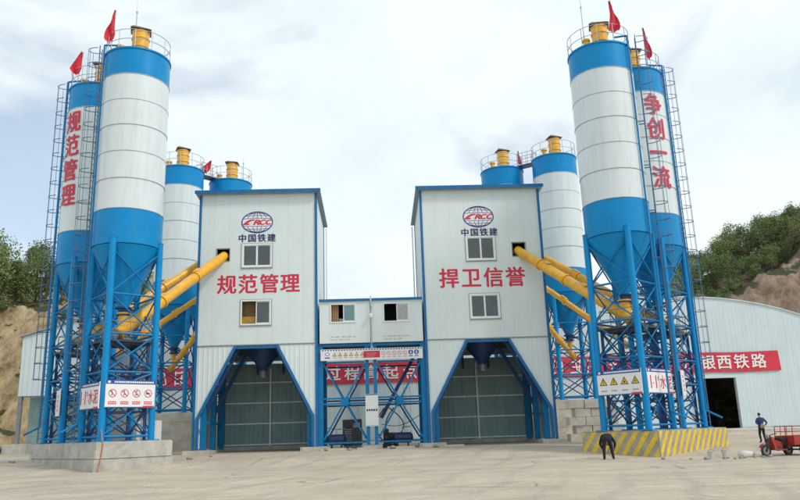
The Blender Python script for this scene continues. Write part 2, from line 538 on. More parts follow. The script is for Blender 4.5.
def put_char(ch, c, ex, ez, w, h, material, parent, name='character', bold=0.012, shear=0.0, fit=False):
    """one flat character, centre c, axes ex / ez, em box w x h (or exact bounds if fit)"""
    vs, fs, x0, x1, y0, y1 = glyph(ch, bold, shear)
    c, ex, ez = V3(c), V3(ex), V3(ez)
    sx, sy = (w / (x1 - x0), h / (y1 - y0)) if fit else (w, h)
    mx_, my_ = (x0 + x1) / 2, (y0 + y1) / 2
    if not fit and ord(ch) > 0x2000:
        my_ = 0.36
        if ch == '一': my_ = 0.36
    b = MB()
    nrm = ex.cross(ez)      # outward: layered copies thicken the strokes
    for k, (dx, dy) in enumerate(((0, 0), (1, 0), (-1, 0), (0, 0.6), (0, -0.6))):
        b.add([c + nrm * 0.0006 * k + ex * ((p[0] - mx_) * sx + dx * bold * w) + ez * ((p[1] - my_) * sy + dy * bold * h) for p in vs], fs)
    return b.build(name, material, parent)

def put_text(s, c, ex, ez, size, pitch, material, parent, bold=0.02, wf=1.0):
    n = len(s)
    for i, ch in enumerate(s):
        put_char(ch, V3(c) + V3(ex) * (i - (n - 1) / 2) * pitch, ex, ez, size * wf, size, material, parent, bold=bold)

def wrap_char(ch, cx, cy, r, ang, zc, w, h, material, parent, bold=0.025):
    """character wrapped round a silo shell; ang is the direction it faces"""
    vs, fs, x0, x1, y0, y1 = glyph(ch, bold)
    bm = bmesh.new()
    bv = [bm.verts.new((p[0], p[1], 0)) for p in vs]
    for f in fs:
        try: bm.faces.new([bv[i] for i in f])
        except ValueError: pass
    for k in range(1, 12):
        x = x0 + (x1 - x0) * k / 12
        bmesh.ops.bisect_plane(bm, geom=bm.verts[:] + bm.edges[:] + bm.faces[:], plane_co=(x, 0, 0), plane_no=(1, 0, 0))
    bm.verts.index_update()
    mx_ = (x0 + x1) / 2
    b = MB()
    for k, (dx, dy) in enumerate(((0, 0), (1, 0), (-1, 0), (0, 0.6), (0, -0.6))):
        pts = []
        rk = r + 0.001 * k
        for v in bm.verts:
            a = ang + (v.co.x - mx_ + dx * bold) * w / r
            pts.append((cx + rk * math.cos(a), cy + rk * math.sin(a), zc + (v.co.y - 0.36 + dy * bold) * h))
        b.add(pts, [tuple(v.index for v in f.verts) for f in bm.faces])
    bm.free()
    return b.build('character', material, parent)

def disc(b, c, ex, ez, rx, rz, n=24, mi=0):
    c, ex, ez = V3(c), V3(ex), V3(ez)
    return b.add([c + ex * rx * math.cos(2 * math.pi * i / n) + ez * rz * math.sin(2 * math.pi * i / n) for i in range(n)], [tuple(range(n))], mi)
def ringf(b, c, ex, ez, rx, rz, wd, n=28, mi=0):
    c, ex, ez = V3(c), V3(ex), V3(ez)
    vs = []
    for i in range(n):
        t = 2 * math.pi * i / n
        vs.append(c + ex * rx * math.cos(t) + ez * rz * math.sin(t))
        vs.append(c + ex * (rx - wd) * math.cos(t) + ez * (rz - wd) * math.sin(t))
    return b.add(vs, [(2 * i, 2 * ((i + 1) % n), 2 * ((i + 1) % n) + 1, 2 * i + 1) for i in range(n)], mi)
def stripf(b, c, ex, ez, pts, wd, mi=0):
    c, ex, ez = V3(c), V3(ex), V3(ez)
    for (a, d) in zip(pts, pts[1:]):
        dx, dz = d[0] - a[0], d[1] - a[1]
        l = math.hypot(dx, dz) or 1
        nx, nz = -dz / l * wd / 2, dx / l * wd / 2
        P = lambda x, z: c + ex * x + ez * z
        b.add([P(a[0] - nx, a[1] - nz), P(d[0] - nx, d[1] - nz), P(d[0] + nx, d[1] + nz), P(a[0] + nx, a[1] + nz)], [(0, 1, 2, 3)], mi)
    return b
def rectf(b, c, ex, ez, x0, x1, z0, z1, mi=0):
    c, ex, ez = V3(c), V3(ex), V3(ez)
    P = lambda x, z: c + ex * x + ez * z
    return b.add([P(x0, z0), P(x1, z0), P(x1, z1), P(x0, z1)], [(0, 1, 2, 3)], mi)
EX, EZ = V3((1, 0, 0)), V3((0, 0, 1))

# ------------------------------------------------------------------ ground and hills
def make_ground():
    xs = sorted(set([-900, -400, -200, -120, 900, 400, 200, 120] + [i * 2.0 for i in range(-40, 41)]))
    ys = sorted(set([-300, -100, -40, -10, 3000, 1500, 700, 400, 250, 160, 120] + [i * 1.0 for i in range(0, 100)]))
    b = MB()
    vs = []
    for y in ys:
        for x in xs:
            z = gz(x, y)
            if 8 < y < 60 and abs(x) < 60:
                z += 0.035 * noise.noise((x * 0.35, y * 0.5, 0.3)) * (1 - sm(40, 45, y))
            vs.append((x, y, z))
    n = len(xs)
    fs = [(j * n + i, j * n + i + 1, (j + 1) * n + i + 1, (j + 1) * n + i) for j in range(len(ys) - 1) for i in range(n - 1)]
    b.add(vs, fs)
    o = b.build('ground', 'ground', smooth=60)
    tag(o, 'dusty pale tan concrete yard in front of the plant', kind='structure')
make_ground()

def hill_left_z(x, y):
    k = sm(-24, -34, x)
    w = 3.0 * noise.noise((x * 0.08, 0.5, 0)) + 1.2 * noise.noise((x * 0.3, 3.5, 0))
    z = 17.0 * sm(74 + w, 86 + w, y) + 0.28 * max(0, y - 86)
    return gz(x, y) - 1.2 + (z + 1.8 * noise.noise((x * 0.25, y * 0.25, 2)) * sm(75, 80, y) + 1.3 * noise.noise((x * 0.6, y * 0.6, 5)) * sm(75, 78, y) + 0.6 * noise.noise((x * 1.4, y * 1.4, 9)) * sm(75, 78, y)) * k
def hill_right_z(x, y):
    top = 12 + 6 * sm(28, 43, x) + 0.40 * max(0, x - 43) if x < 70 else 28.8 + 0.1 * (x - 70)
    k = sm(31, 43, x)
    w = 2.5 * noise.noise((x * 0.1, 7.5, 0)) + 1.0 * noise.noise((x * 0.3, 1.5, 0))
    z = (top - 5) * sm(80 + w, 91 + w, y) + 4 * sm(76, 82, y) + 0.20 * max(0, min(y, 108) - 92) - 0.3 * max(0, y - 110)
    return gz(x, y) - 1.2 + (z + 1.6 * noise.noise((x * 0.2, y * 0.25, 2)) * sm(78, 84, y) + 1.2 * noise.noise((x * 0.6, y * 0.6, 5)) * sm(78, 82, y) + 0.6 * noise.noise((x * 1.4, y * 1.4, 9)) * sm(78, 82, y)) * k
def make_hill(fn, x0, x1, nx, y0, y1, ny, material, label):
    b = MB()
    vs = []
    for j in range(ny + 1):
        t = j / ny
        y = y0 + (y1 - y0) * (t ** 1.5)
        for i in range(nx + 1):
            x = x0 + (x1 - x0) * i / nx
            vs.append((x, y, fn(x, y)))
    fs = [(j * (nx + 1) + i, j * (nx + 1) + i + 1, (j + 1) * (nx + 1) + i + 1, (j + 1) * (nx + 1) + i) for j in range(ny) for i in range(nx)]
    b.add(vs, fs)
    o = b.build('hill', material, smooth=60)
    tag(o, label, kind='structure')
make_hill(hill_left_z, -110, -20, 200, 72, 150, 140, 'soil_yellow', 'yellow earth cutting below trees')
make_hill(hill_right_z, 26, 150, 200, 75, 150, 120, 'soil_brown', 'brown earth cutting on the wooded slope behind the arched hall')

# ------------------------------------------------------------------ silos
SILO_R = 1.75
Z_TOP, COURSES = 22.5, [22.5, 20.95, 19.45, 18.0, 16.5, 15.0, 13.35, 11.5]

def ladder(parent, p, out, z0, z1, cage_from, stand=0.0, material='ladder'):
    p, out = V3((p[0], p[1], 0)), V3((out[0], out[1], 0)).normalized()
    t = V3((-out.y, out.x, 0))
    b = MB()
    for s in (-1, 1):
        b.beam(p + t * 0.22 * s + EZ * z0, p + t * 0.22 * s + EZ * z1, 0.045, 0.045, upv=out)
    z = z0 + 0.2
    while z < z1 - 0.1:
        b.tube(p - t * 0.22 + EZ * z, p + t * 0.22 + EZ * z, 0.016, 5)
        z += 0.32
    z = z0 + 1.0
    while z < z1 - 0.6:
        for s in (-1, 1):
            b.beam(p + t * 0.22 * s + EZ * z, p + t * 0.22 * s - out * stand + EZ * z, 0.05, 0.05)
        z += 2.6
    ld = b.build('ladder', material, parent)
    c = MB()
    zs = []
    z = cage_from
    while z <= z1 + 0.01:
        zs.append(z)
        z += 0.9
    for z in zs:
        pts = [p + t * 0.36 * math.cos(a) + out * (0.06 + 0.62 * math.sin(a)) + EZ * z for a in [math.pi * i / 10 for i in range(11)]]
        for a_, b_ in zip(pts, pts[1:]):
            c.beam(a_, b_, 0.018, 0.04)
    for a in (0.25, 0.5, 0.75):
        q = p + t * 0.36 * math.cos(math.pi * a) + out * (0.06 + 0.62 * math.sin(math.pi * a))
        c.beam(q + EZ * zs[0], q + EZ * zs[-1], 0.02, 0.016)
    c.build('safety_cage', material, ld)

def make_silo(cx, cy, base, a, b_, label, text=None, text_ang=None, lad=None, levels=None, dense=True, rot_top=0.0, hood=0.3):
    root = thing('cement_silo', (cx, cy, base), label, 'silo', 'cement silos of the mixing plant')
    a, bv = V3((a[0], a[1], 0)).normalized(), V3((b_[0], b_[1], 0)).normalized()
    C0 = V3((cx, cy, 0))
    r = SILO_R
    # shell courses
    for i in range(len(COURSES) - 1):
        z1, z0 = COURSES[i], COURSES[i + 1]
        mt = 'blue' if i in (0, len(COURSES) - 2) else 'silo_white'
        m_ = MB()
        e = 0.004 * ((i * 37) % 5)
        m_.lathe(C0, [(r - 0.05, z0 + 0.004), (r + e, z0 + 0.004), (r + e, z1 - 0.004), (r - 0.05, z1 - 0.004)], 56)
        ring = m_.build('shell_ring', mt, root, smooth=40)
        f = MB()
        f.lathe(C0, [(r - 0.02, z0 - 0.020), (r + 0.03, z0 - 0.016), (r + 0.03, z0 + 0.016), (r - 0.02, z0 + 0.020)], 56)
        f.build('seam_band', 'blue_steel' if i >= len(COURSES) - 2 else 'seam', ring, smooth=40)
    m_ = MB()
    m_.lathe(C0, [(r + 0.05, Z_TOP - 0.06), (r + 0.05, Z_TOP + 0.03), (r, Z_TOP + 0.05), (0.05, Z_TOP + 0.42)], 56, cap0=True, cap1=True)
    m_.build('roof', 'blue', root, smooth=35)
    # cone and valve
    m_ = MB()
    m_.lathe(C0, [(r - 0.01, 11.46), (0.30, 8.55), (0.30, 8.35)], 48, cap1=True)
    cone = m_.build('cone', 'blue', root, smooth=30)
    m_ = MB()
    m_.lathe(C0, [(0.42, 8.36), (0.42, 8.42), (0.30, 8.42)], 20)
    m_.lathe(C0, [(0.26, 8.34), (0.26, 8.05), (0.36, 8.05), (0.36, 7.98), (0.05, 7.98)], 20)
    m_.beam(C0 + V3((0.2, -0.1, 8.2)), C0 + V3((0.62, -0.3, 8.2)), 0.16, 0.14)
    m_.build('outlet_valve', 'dark_blue', cone, smooth=30)
    # legs
    H = 1.25
    legs = [(-1, -1), (1, -1), (1, 1), (-1, 1)]
    P = [C0 + a * H * i + bv * H * j for i, j in legs]
    for p in P:
        m_ = MB()
        m_.tube(p + EZ * base, p + EZ * 11.75, 0.165, 16)
        m_.obox(p + EZ * (base + 0.03), a, bv, EZ, 0.32, 0.32, 0.03)
        m_.tube(p + EZ * 11.74, p + EZ * 11.80, 0.175, 16)
        lg = m_.build('leg', 'blue', root, smooth=40)
        n = (C0 - p).normalized()
        m_ = MB()
        m_.hexa([p + n * 0.0 + bv * s * 0.02 + EZ * z for z in (9.9, 11.7) for s, n_ in ((-1, 0), (1, 0))] if False else
                [p - a * 0.02 + EZ * 10.6, p + a * 0.02 + EZ * 10.6, p + n * 0.15 + a * 0.02 + EZ * 10.6, p + n * 0.15 - a * 0.02 + EZ * 10.6,
                 p - a * 0.02 + EZ * 11.9, p + a * 0.02 + EZ * 11.9, p + n * 0.2 + a * 0.02 + EZ * 11.9, p + n * 0.2 - a * 0.02 + EZ * 11.9])
        m_.build('gusset', 'blue', lg)
    # horizontals and diagonals, one part each
    lv = levels or [base + 0.25, base + 2.35, 5.0, 6.9, 8.9, 11.2]
    for k in range(4):
        p, q = P[k], P[(k + 1) % 4]
        outn = ((p + q) / 2 - C0).normalized() * 0.05
        for li, z in enumerate(lv):
            if li == len(lv) - 1: continue
            m_ = MB()
            m_.tube(p + EZ * z, q + EZ * z, 0.055, 8)
            m_.build('strut', 'blue_steel', root, smooth=40)
        for z0, z1 in zip(lv, lv[1:]):
            rr = 0.042
            for s in (0, 1):
                p0, q0 = (p, q) if s == 0 else (q, p)
                off = outn * (0.6 if s else -0.6)
                m_ = MB()
                m_.tube(p0 + off + EZ * z0, q0 + off + EZ * z1, rr, 7)
                m_.build('brace', 'blue_steel' if dense else 'dark_blue', root, smooth=40)
    # dust collector
    dc = C0 + V3((0.12, -0.15, 0))
    m_ = MB()
    zb = Z_TOP + 0.3
    m_.lathe(dc, [(0.46, zb), (0.46, zb + 0.42), (0.50, zb + 0.44), (0.50, zb + 0.50), (0.46, zb + 0.52), (0.46, zb + 0.95), (0.50, zb + 0.97), (0.50, zb + 1.03), (0.46, zb + 1.05), (0.46, zb + 1.35), (0.49, zb + 1.37), (0.49, zb + 1.45), (0.1, zb + 1.5)], 28, cap1=True)
    col = m_.build('dust_collector', 'orange', root, smooth=35)
    m_ = MB()
    ca, sa = math.cos(rot_top), math.sin(rot_top)
    u, w_ = V3((ca, sa, 0)), V3((-sa, ca, 0))
    pt = dc + EZ * (zb + 1.5)
    m_.hexa([pt + u * i * 0.56 + w_ * j * 0.46 + EZ * (0.02 + (0.05 if i < 0 else 0.0)) for i, j in ((-1, -1), (1, -1), (1, 1), (-1, 1))] +
            [pt + u * i * 0.40 + w_ * j * 0.34 + EZ * (0.12 + hood * (0.35 if i < 0 else 0.05)) for i, j in ((-1, -1), (1, -1), (1, 1), (-1, 1))])
    m_.build('hood', 'cap', col)
    m_ = MB()
    m_.lathe(C0 + V3((-0.85, -0.55, 0)), [(0.17, Z_TOP + 0.2), (0.17, Z_TOP + 0.62), (0.24, Z_TOP + 0.63), (0.24, Z_TOP + 0.74), (0.02, Z_TOP + 0.8)], 14)
    m_.build('relief_valve', 'orange', root, smooth=35)
    # railing
    m_ = MB()
    nP = 12
    rr = r - 0.03
    for i in range(nP):
        t = 2 * math.pi * i / nP + 0.2
        p = C0 + V3((math.cos(t) * rr, math.sin(t) * rr, 0))
        m_.tube(p + EZ * (Z_TOP + 0.02), p + EZ * (Z_TOP + 1.12), 0.022, 6)
    for h in (0.55, 1.12):
        n = 36
        for i in range(n):
            t0, t1 = 2 * math.pi * i / n + 0.2, 2 * math.pi * (i + 1) / n + 0.2
            m_.tube(C0 + V3((math.cos(t0) * rr, math.sin(t0) * rr, Z_TOP + h)), C0 + V3((math.cos(t1) * rr, math.sin(t1) * rr, Z_TOP + h)), 0.02, 5)
    m_.build('railing', 'galv', root)
    if lad is not None:
        o = V3((math.cos(lad), math.sin(lad), 0))
        p = C0 + o * (r + 0.32)
        ladder(root, p, o, base + 0.1, Z_TOP + 0.9, 5.2 if base < 3 else 6.5, 0.34)
    # filling pipe up the side
    if lad is not None:
        t = lad + 0.55 * (1 if math.cos(lad) < 0 else -1)
        p = C0 + V3((math.cos(t), math.sin(t), 0)) * (r + 0.11)
        m_ = MB()
        m_.path([p + EZ * (base + 0.9), p + EZ * (Z_TOP + 0.5), C0 + V3((math.cos(t), math.sin(t), 0)) * (r * 0.6) + EZ * (Z_TOP + 0.75)], 0.055, 8)
        q = p + V3((math.cos(t), math.sin(t), 0)) * 0.75
        m_.path([p + EZ * (base + 0.9), q + EZ * (base + 0.5)], 0.055, 8)
        m_.build('filling_pipe', 'blue_steel', root, smooth=40)
    if text:
        for i, ch in enumerate(text):
            wrap_char(ch, cx, cy, r + 0.05, text_ang, 20.05 - 1.52 * i - 0.0, 1.28, 1.42, 'red_letter', root)
    return root

SL = {'a': V3((-0.66, 0.75, 0)).normalized(), 'b': V3((0.75, 0.66, 0)).normalized(), 'corner': V3((-13.2, 36.0, 0)), 'top': 1.65}
SR = {'a': V3((0.75, 0.66, 0)).normalized(), 'b': V3((-0.66, 0.75, 0)).normalized(), 'corner': V3((13.5, 36.0, 0)), 'top': 1.36}
nearL = SL['corner'] + (SL['a'] + SL['b']) * 1.66
outL = nearL + SL['a'] * 5.35
nearR = SR['corner'] + (SR['a'] + SR['b']) * 1.66 + V3((-0.22, 0.05, 0))
outR = nearR + SR['a'] * 4.3 + V3((-0.25, 0.25, 0))
BACK_TOP = 3.55
make_silo(nearL.x, nearL.y, SL['top'], SL['a'], SL['b'], 'tall blank white cement silo with blue ends on the plain grey concrete plinth', lad=math.pi * 1.02, rot_top=0.3)
make_silo(outL.x, outL.y, SL['top'], SL['a'], SL['b'], 'cement silo on the grey plinth with red characters 规范管理 down its shell', text='规范管理', text_ang=R(-121), lad=math.pi * 0.97, rot_top=0.1)
make_silo(nearR.x, nearR.y, SR['top'], SR['a'], SR['b'], 'tall blank white cement silo with blue ends on the yellow striped plinth', lad=R(-18), rot_top=-0.3)
make_silo(outR.x, outR.y, SR['top'], SR['a'], SR['b'], 'cement silo on the striped plinth with red characters 争创一流 down its shell', text='争创一流', text_ang=R(-75), lad=R(2), rot_top=-0.1)
BL = [1.0, BACK_TOP + 0.25, 5.4, 7.2, 9.2, 11.2][1:]
BA, BB = (1, 0), (0, 1)
backs = {'l1': V3((-15.2, 56.3, 0)), 'l2': V3((-11.9, 59.6, 0)), 'r1': V3((14.75, 55.3, 0)), 'r2': V3((11.0, 58.0, 0))}
make_silo(backs['l1'].x, backs['l1'].y, BACK_TOP, BA, BB, 'unlettered silo on tall foundation standing clear behind the tower beside the grey plinth', levels=BL, dense=False, rot_top=0.4)
make_silo(backs['l2'].x, backs['l2'].y, BACK_TOP, BA, BB, 'cement silo mostly hidden behind the roof of the tower beside the grey plinth', levels=BL, dense=False, rot_top=0.0)
make_silo(backs['r1'].x, backs['r1'].y, BACK_TOP, BA, BB, 'unlettered silo on tall foundation standing clear behind the tower beside the striped plinth', levels=BL, dense=False, rot_top=0.2)
make_silo(backs['r2'].x, backs['r2'].y, BACK_TOP, BA, BB, 'cement silo mostly hidden behind the roof of the tower beside the striped plinth', levels=BL, dense=False, rot_top=0.2)

# catwalks between the rear silo roofs
for (p, q, lab) in ((backs['l1'], backs['l2'], 'dark steel catwalk joining two silo roofs behind the tower beside the grey plinth'), (backs['r2'], backs['r1'], 'dark steel catwalk joining two silo roofs behind the tower beside the striped plinth')):
    d = (q - p).normalized()
    nn = V3((-d.y, d.x, 0))
    e0, e1 = p + d * (SILO_R - 0.2), q - d * (SILO_R - 0.2)
    mid = (e0 + e1) / 2
    hl = (e1 - e0).length / 2
    t = thing('catwalk', (mid.x, mid.y, 22.55), lab, 'catwalk', 'catwalks between silo roofs')
    MB().obox(mid + EZ * 22.62, d, nn, EZ, hl, 0.4, 0.05).build('deck', 'dark_blue', t)
    for sd_ in (-0.37, 0.37):
        b = MB()
        for h in (0.5, 1.05):
            b.tube(e0 + nn * sd_ + EZ * (22.65 + h), e1 + nn * sd_ + EZ * (22.65 + h), 0.022, 6)
        for f_ in (0.04, 0.35, 0.65, 0.96):
            b.tube(e0.lerp(e1, f_) + nn * sd_ + EZ * 22.65, e0.lerp(e1, f_) + nn * sd_ + EZ * 23.7, 0.022, 6)
        b.build('handrail', 'galv', t)

# plinths of the front silos
def plinth(S, L, W, name, label, striped):
    a, b_, c, top = S['a'], S['b'], S['corner'], S['top']
    ctr = c + a * L / 2 + b_ * W / 2
    t = thing(name, (ctr.x, ctr.y, 0.0), label, 'plinth')
    m_ = MB()
    N_ = 14
    zj = top * 0.52
    if striped:
        m_.obox(ctr + EZ * (top / 2 - 0.25), a, b_, EZ, L / 2, W / 2, top / 2 + 0.25)
    else:
        m_.obox(ctr + EZ * (zj / 2 - 0.26), a, b_, EZ, L / 2 + 0.018, W / 2 + 0.018, zj / 2 + 0.25)
        m_.build('lower_pour', 'concrete', t)
        m_ = MB()
        m_.obox(ctr + EZ * ((zj + top) / 2), a, b_, EZ, L / 2, W / 2, (top - zj) / 2 + 0.008)
    o = m_.build('upper_pour' if not striped else 'block', 'concrete_dark' if striped else 'concrete', t)
    bm = bmesh.new(); bm.from_mesh(o.data)
    bmesh.ops.bevel(bm, geom=bm.edges[:], offset=0.05, segments=2, affect='EDGES')
    bm.to_mesh(o.data); bm.free()
    if striped:
        # slanted painted stripes on both visible faces: each a thin proud sheet
        for (e, n, ln) in ((a, -b_, L), (b_, -a, W)):
            base = c + n * 0.006
            k = -2.0
            while k < ln + 1:
                s0, s1 = k, k + 0.29
                z0, z1 = 0.02, top - 0.05
                sh = 0.95
                poly = [(s0, z0), (s1, z0), (s1 + sh, z1), (s0 + sh, z1)] if (n.x < 0) else [(s0, z0), (s1, z0), (s1 + sh, z1), (s0 + sh, z1)]
                if n.x < 0:   # seen from outside e runs to the left: mirror so stripes lean the same way
                    poly = [(s0 + sh, z0), (s1 + sh, z0), (s1, z1), (s0, z1)]
                # clip to [0.05, ln-0.05]
                def clip(pl, lo, hi):
                    for bound, sg in ((lo, 1), (hi, -1)):
                        out = []
                        for i in range(len(pl)):
                            p, q = pl[i], pl[(i + 1) % len(pl)]
                            dp, dq = (p[0] - bound) * sg, (q[0] - bound) * sg
                            if dp >= 0: out.append(p)
                            if dp * dq < 0:
                                u = dp / (dp - dq)
                                out.append((p[0] + (q[0] - p[0]) * u, p[1] + (q[1] - p[1]) * u))
                        pl = out
                        if not pl: break
                    return pl
                poly = clip(poly, 0.055, ln - 0.055)
                if len(poly) >= 3:
                    mb = MB()
                    mb.add([base + e * s + EZ * z for s, z in poly], [tuple(range(len(poly)))])
                    mb.build('stripe', 'stripe_yellow', t)
                k += 0.60
    return t
plinth(SL, 9.2, 3.9, 'concrete_plinth', 'plain grey concrete plinth carrying two silos', False)
plinth(SR, 7.7, 4.3, 'striped_plinth', 'concrete plinth with slanted yellow warning stripes carrying two silos', True)

# tall foundations of the rear silos
for (k0, k1, lab, lab2) in (('l1', 'l2', 'pale foundation block standing clear behind the tower beside the grey plinth', 'pale foundation block hidden behind the bay of the tower beside the grey plinth'),
                            ('r1', 'r2', 'pale foundation block standing clear behind the tower beside the striped plinth', 'pale foundation block hidden behind the bay of the tower beside the striped plinth')):
    for k, l_ in ((k0, lab), (k1, lab2)):
        c = backs[k]
        m_ = MB()
        for i in range(5):
            z0 = 0.4 + (BACK_TOP - 0.4) * i / 5
            z1 = 0.4 + (BACK_TOP - 0.4) * (i + 1) / 5
            e = 0.02 * ((i * 7) % 3)
            m_.box(c.x - 2.0 - e, c.x + 2.0 + e, c.y - 2.0 - e, c.y + 2.0 + e, z0, z1)
        o = m_.build('silo_foundation', 'concrete_pale', None, loc=(c.x, c.y, 0.4))
        tag(o, l_, 'foundation', 'rear silo foundations')

# ------------------------------------------------------------------ screw conveyors
def conveyor(p0, p1, r, label, motor=True, box=True, up_end=0.0):
    p0, p1 = V3(p0), V3(p1)
    t = thing('screw_conveyor', p0, label, 'conveyor', 'orange screw conveyors')
    d = (p1 - p0).normalized()
    m_ = MB()
    m_.tube(p0 - d * 0.5, p1, r, 18)
    tb = m_.build('tube', 'orange', t, smooth=40)
    L = (p1 - p0).length
    n = max(3, int(L / 2.6))
    for i in range(1, n):
        q = p0 + d * (L * i / n)
        MB().tube(q - d * 0.05, q + d * 0.05, r + 0.07, 18).build('flange', 'orange', tb, smooth=40)
    m_ = MB()
    m_.tube(p0 - d * 0.56, p0 - d * 0.48, r + 0.09, 18)
    m_.build('end_plate', 'orange', t, smooth=40)
    if box:
        m_ = MB()
        m_.tube(p0 + V3((0, 0, 0.0)), p0 + V3((0, 0, 0.85)), r * 0.95, 16)
        m_.tube(p0 + V3((0, 0, 0.80)), p0 + V3((0, 0, 0.88)), r * 1.25, 16)
        m_.build('inlet_spout', 'orange', t, smooth=40)
    if motor:
        m_ = MB()
        q = p0 - d * 0.56
        m_.tube(q, q - d * 0.35, r * 0.7, 14)
        m_.tube(q - d * 0.35, q - d * 0.95, r * 0.5, 14)
        for i in range(5):
            m_.tube(q - d * (0.42 + i * 0.1), q - d * (0.45 + i * 0.1), r * 0.6, 14)
        m_.build('drive_motor', 'grey_steel', t, smooth=40)
    # inspection hatches along the top
    for f_ in (0.35, 0.7):
        q = p0 + d * L * f_
        side = d.cross(EZ).normalized()
        upn = side.cross(d).normalized()
        MB().obox(q + upn * (r + 0.02), d, side, upn, 0.22, r * 0.5, 0.05).build('hatch', 'orange', t)
    return t
hL = V3((-9.52, 46.25, 13.02))
hR = V3((9.44, 46.25, 12.92))
conveyor((nearL.x + 0.05, nearL.y, 7.25), hL, 0.30, 'thick orange screw conveyor entering the front hole of the tower beside the grey plinth')
conveyor((nearR.x - 0.05, nearR.y, 7.25), hR, 0.30, 'thick orange screw conveyor entering the front hole of the tower beside the striped plinth')
conveyor((outL.x, outL.y, 7.4), (-11.35, 47.3, 12.75), 0.25, 'orange screw conveyor from the lettered silo to the tower beside the grey plinth')
conveyor((outR.x, outR.y, 7.4), (11.3, 47.3, 12.65), 0.25, 'orange screw conveyor from the lettered silo to the tower beside the striped plinth')
conveyor((-16.4, 46.6, 6.9), (-11.35, 48.6, 10.95), 0.17, 'thin orange screw conveyor meeting the side wall of the tower beside the grey plinth', motor=False, box=False)
conveyor((14.9, 44.0, 6.6), (11.3, 48.6, 11.1), 0.17, 'thin orange screw conveyor meeting the side wall of the tower beside the striped plinth', motor=False, box=False)
conveyor((backs['l1'].x, backs['l1'].y, 7.05), (-11.35, 50.2, 9.6), 0.19, 'rusty orange screw conveyor from a rear silo to the tower beside the grey plinth', motor=False)
conveyor((backs['r1'].x, backs['r1'].y, 7.05), (11.3, 50.2, 9.4), 0.19, 'rusty orange screw conveyor from a rear silo to the tower beside the striped plinth', motor=False)

# steel working platforms with lattice legs under the front silo outlets
def platform(c, a, b_, base, label):
    t = thing('working_platform', (c.x, c.y, base), label, 'platform', 'working platforms under the silo cones')
    z = 6.55
    hx, hy = 1.0, 1.0
    MB().obox(c + EZ * z, a, b_, EZ, hx + 0.25, hy + 0.25, 0.05).build('grating', 'dark', t)
    cs = [c + a * hx * i + b_ * hy * j for i, j in ((-1, -1), (1, -1), (1, 1), (-1, 1))]
    for p in cs:
        MB().beam(p + EZ * base, p + EZ * (z - 0.06), 0.12, 0.12, upv=a).build('post', 'dark_blue', t)
    for k in range(4):
        p, q = cs[k], cs[(k + 1) % 4]
        zz = [base + 0.3 + (z - base - 0.4) * i / 4 for i in range(5)]
        m_ = MB()
        for z0, z1 in zip(zz, zz[1:]):
            m_.beam(p + EZ * z0, q + EZ * z1, 0.05, 0.05)
            m_.beam(q + EZ * z0, p + EZ * z1, 0.05, 0.05)
            m_.beam(p + EZ * z1, q + EZ * z1, 0.06, 0.06)
        m_.build('lattice', 'dark_blue', t)
        m_ = MB()
        for h in (0.5, 1.0):
            m_.tube(p * 1 + EZ * (z + h), q + EZ * (z + h), 0.022, 6)
        for f_ in (0, 0.5):
            m_.tube(p.lerp(q, f_) + EZ * (z + 0.05), p.lerp(q, f_) + EZ * (z + 1.0), 0.022, 6)
        m_.build('handrail', 'grey_steel', t)
platform(nearL, SL['a'], SL['b'], SL['top'], 'dark lattice platform under the blank silo on the grey plinth')
platform(outL, SL['a'], SL['b'], SL['top'], 'dark lattice platform under the lettered silo on the grey plinth')
platform(nearR, SR['a'], SR['b'], SR['top'], 'dark lattice platform under the blank silo on the striped plinth')
platform(outR, SR['a'], SR['b'], SR['top'], 'dark lattice platform under the lettered silo on the striped plinth')

# ------------------------------------------------------------------ mixing towers
TZ0, TZM, TZ1 = 0.72, 7.2, 17.02
YF, YB = 46.0, 52.6

def wall_holes(b, x0, x1, z0, z1, y0, y1, holes):
    xs = sorted(set([x0, x1] + [h[0] for h in holes] + [h[1] for h in holes]))
    zs = sorted(set([z0, z1] + [h[2] for h in holes] + [h[3] for h in holes]))
    inside = lambda x, z: any(h[0] < x < h[1] and h[2] < z < h[3] for h in holes)
    nx, nz = len(xs) - 1, len(zs) - 1
    solid = [[not inside((xs[i] + xs[i + 1]) / 2, (zs[j] + zs[j + 1]) / 2) for j in range(nz)] for i in range(nx)]
    for i in range(nx):
        for j in range(nz):
            if not solid[i][j]: continue
            xa, xb, za, zb = xs[i], xs[i + 1], zs[j], zs[j + 1]
            b.add([(xa, y0, za), (xb, y0, za), (xb, y0, zb), (xa, y0, zb)], [(0, 1, 2, 3)])
            b.add([(xa, y1, za), (xb, y1, za), (xb, y1, zb), (xa, y1, zb)], [(3, 2, 1, 0)])
            for (di, dj, q) in ((-1, 0, [(xa, y0, za), (xa, y0, zb), (xa, y1, zb), (xa, y1, za)]), (1, 0, [(xb, y0, za), (xb, y1, za), (xb, y1, zb), (xb, y0, zb)]),
                                (0, -1, [(xa, y0, za), (xa, y1, za), (xb, y1, za), (xb, y0, za)]), (0, 1, [(xa, y0, zb), (xb, y0, zb), (xb, y1, zb), (xa, y1, zb)])):
                ii, jj = i + di, j + dj
                if not (0 <= ii < nx and 0 <= jj < nz) or not solid[ii][jj]:
                    b.add(q, [(0, 1, 2, 3)])
    return b

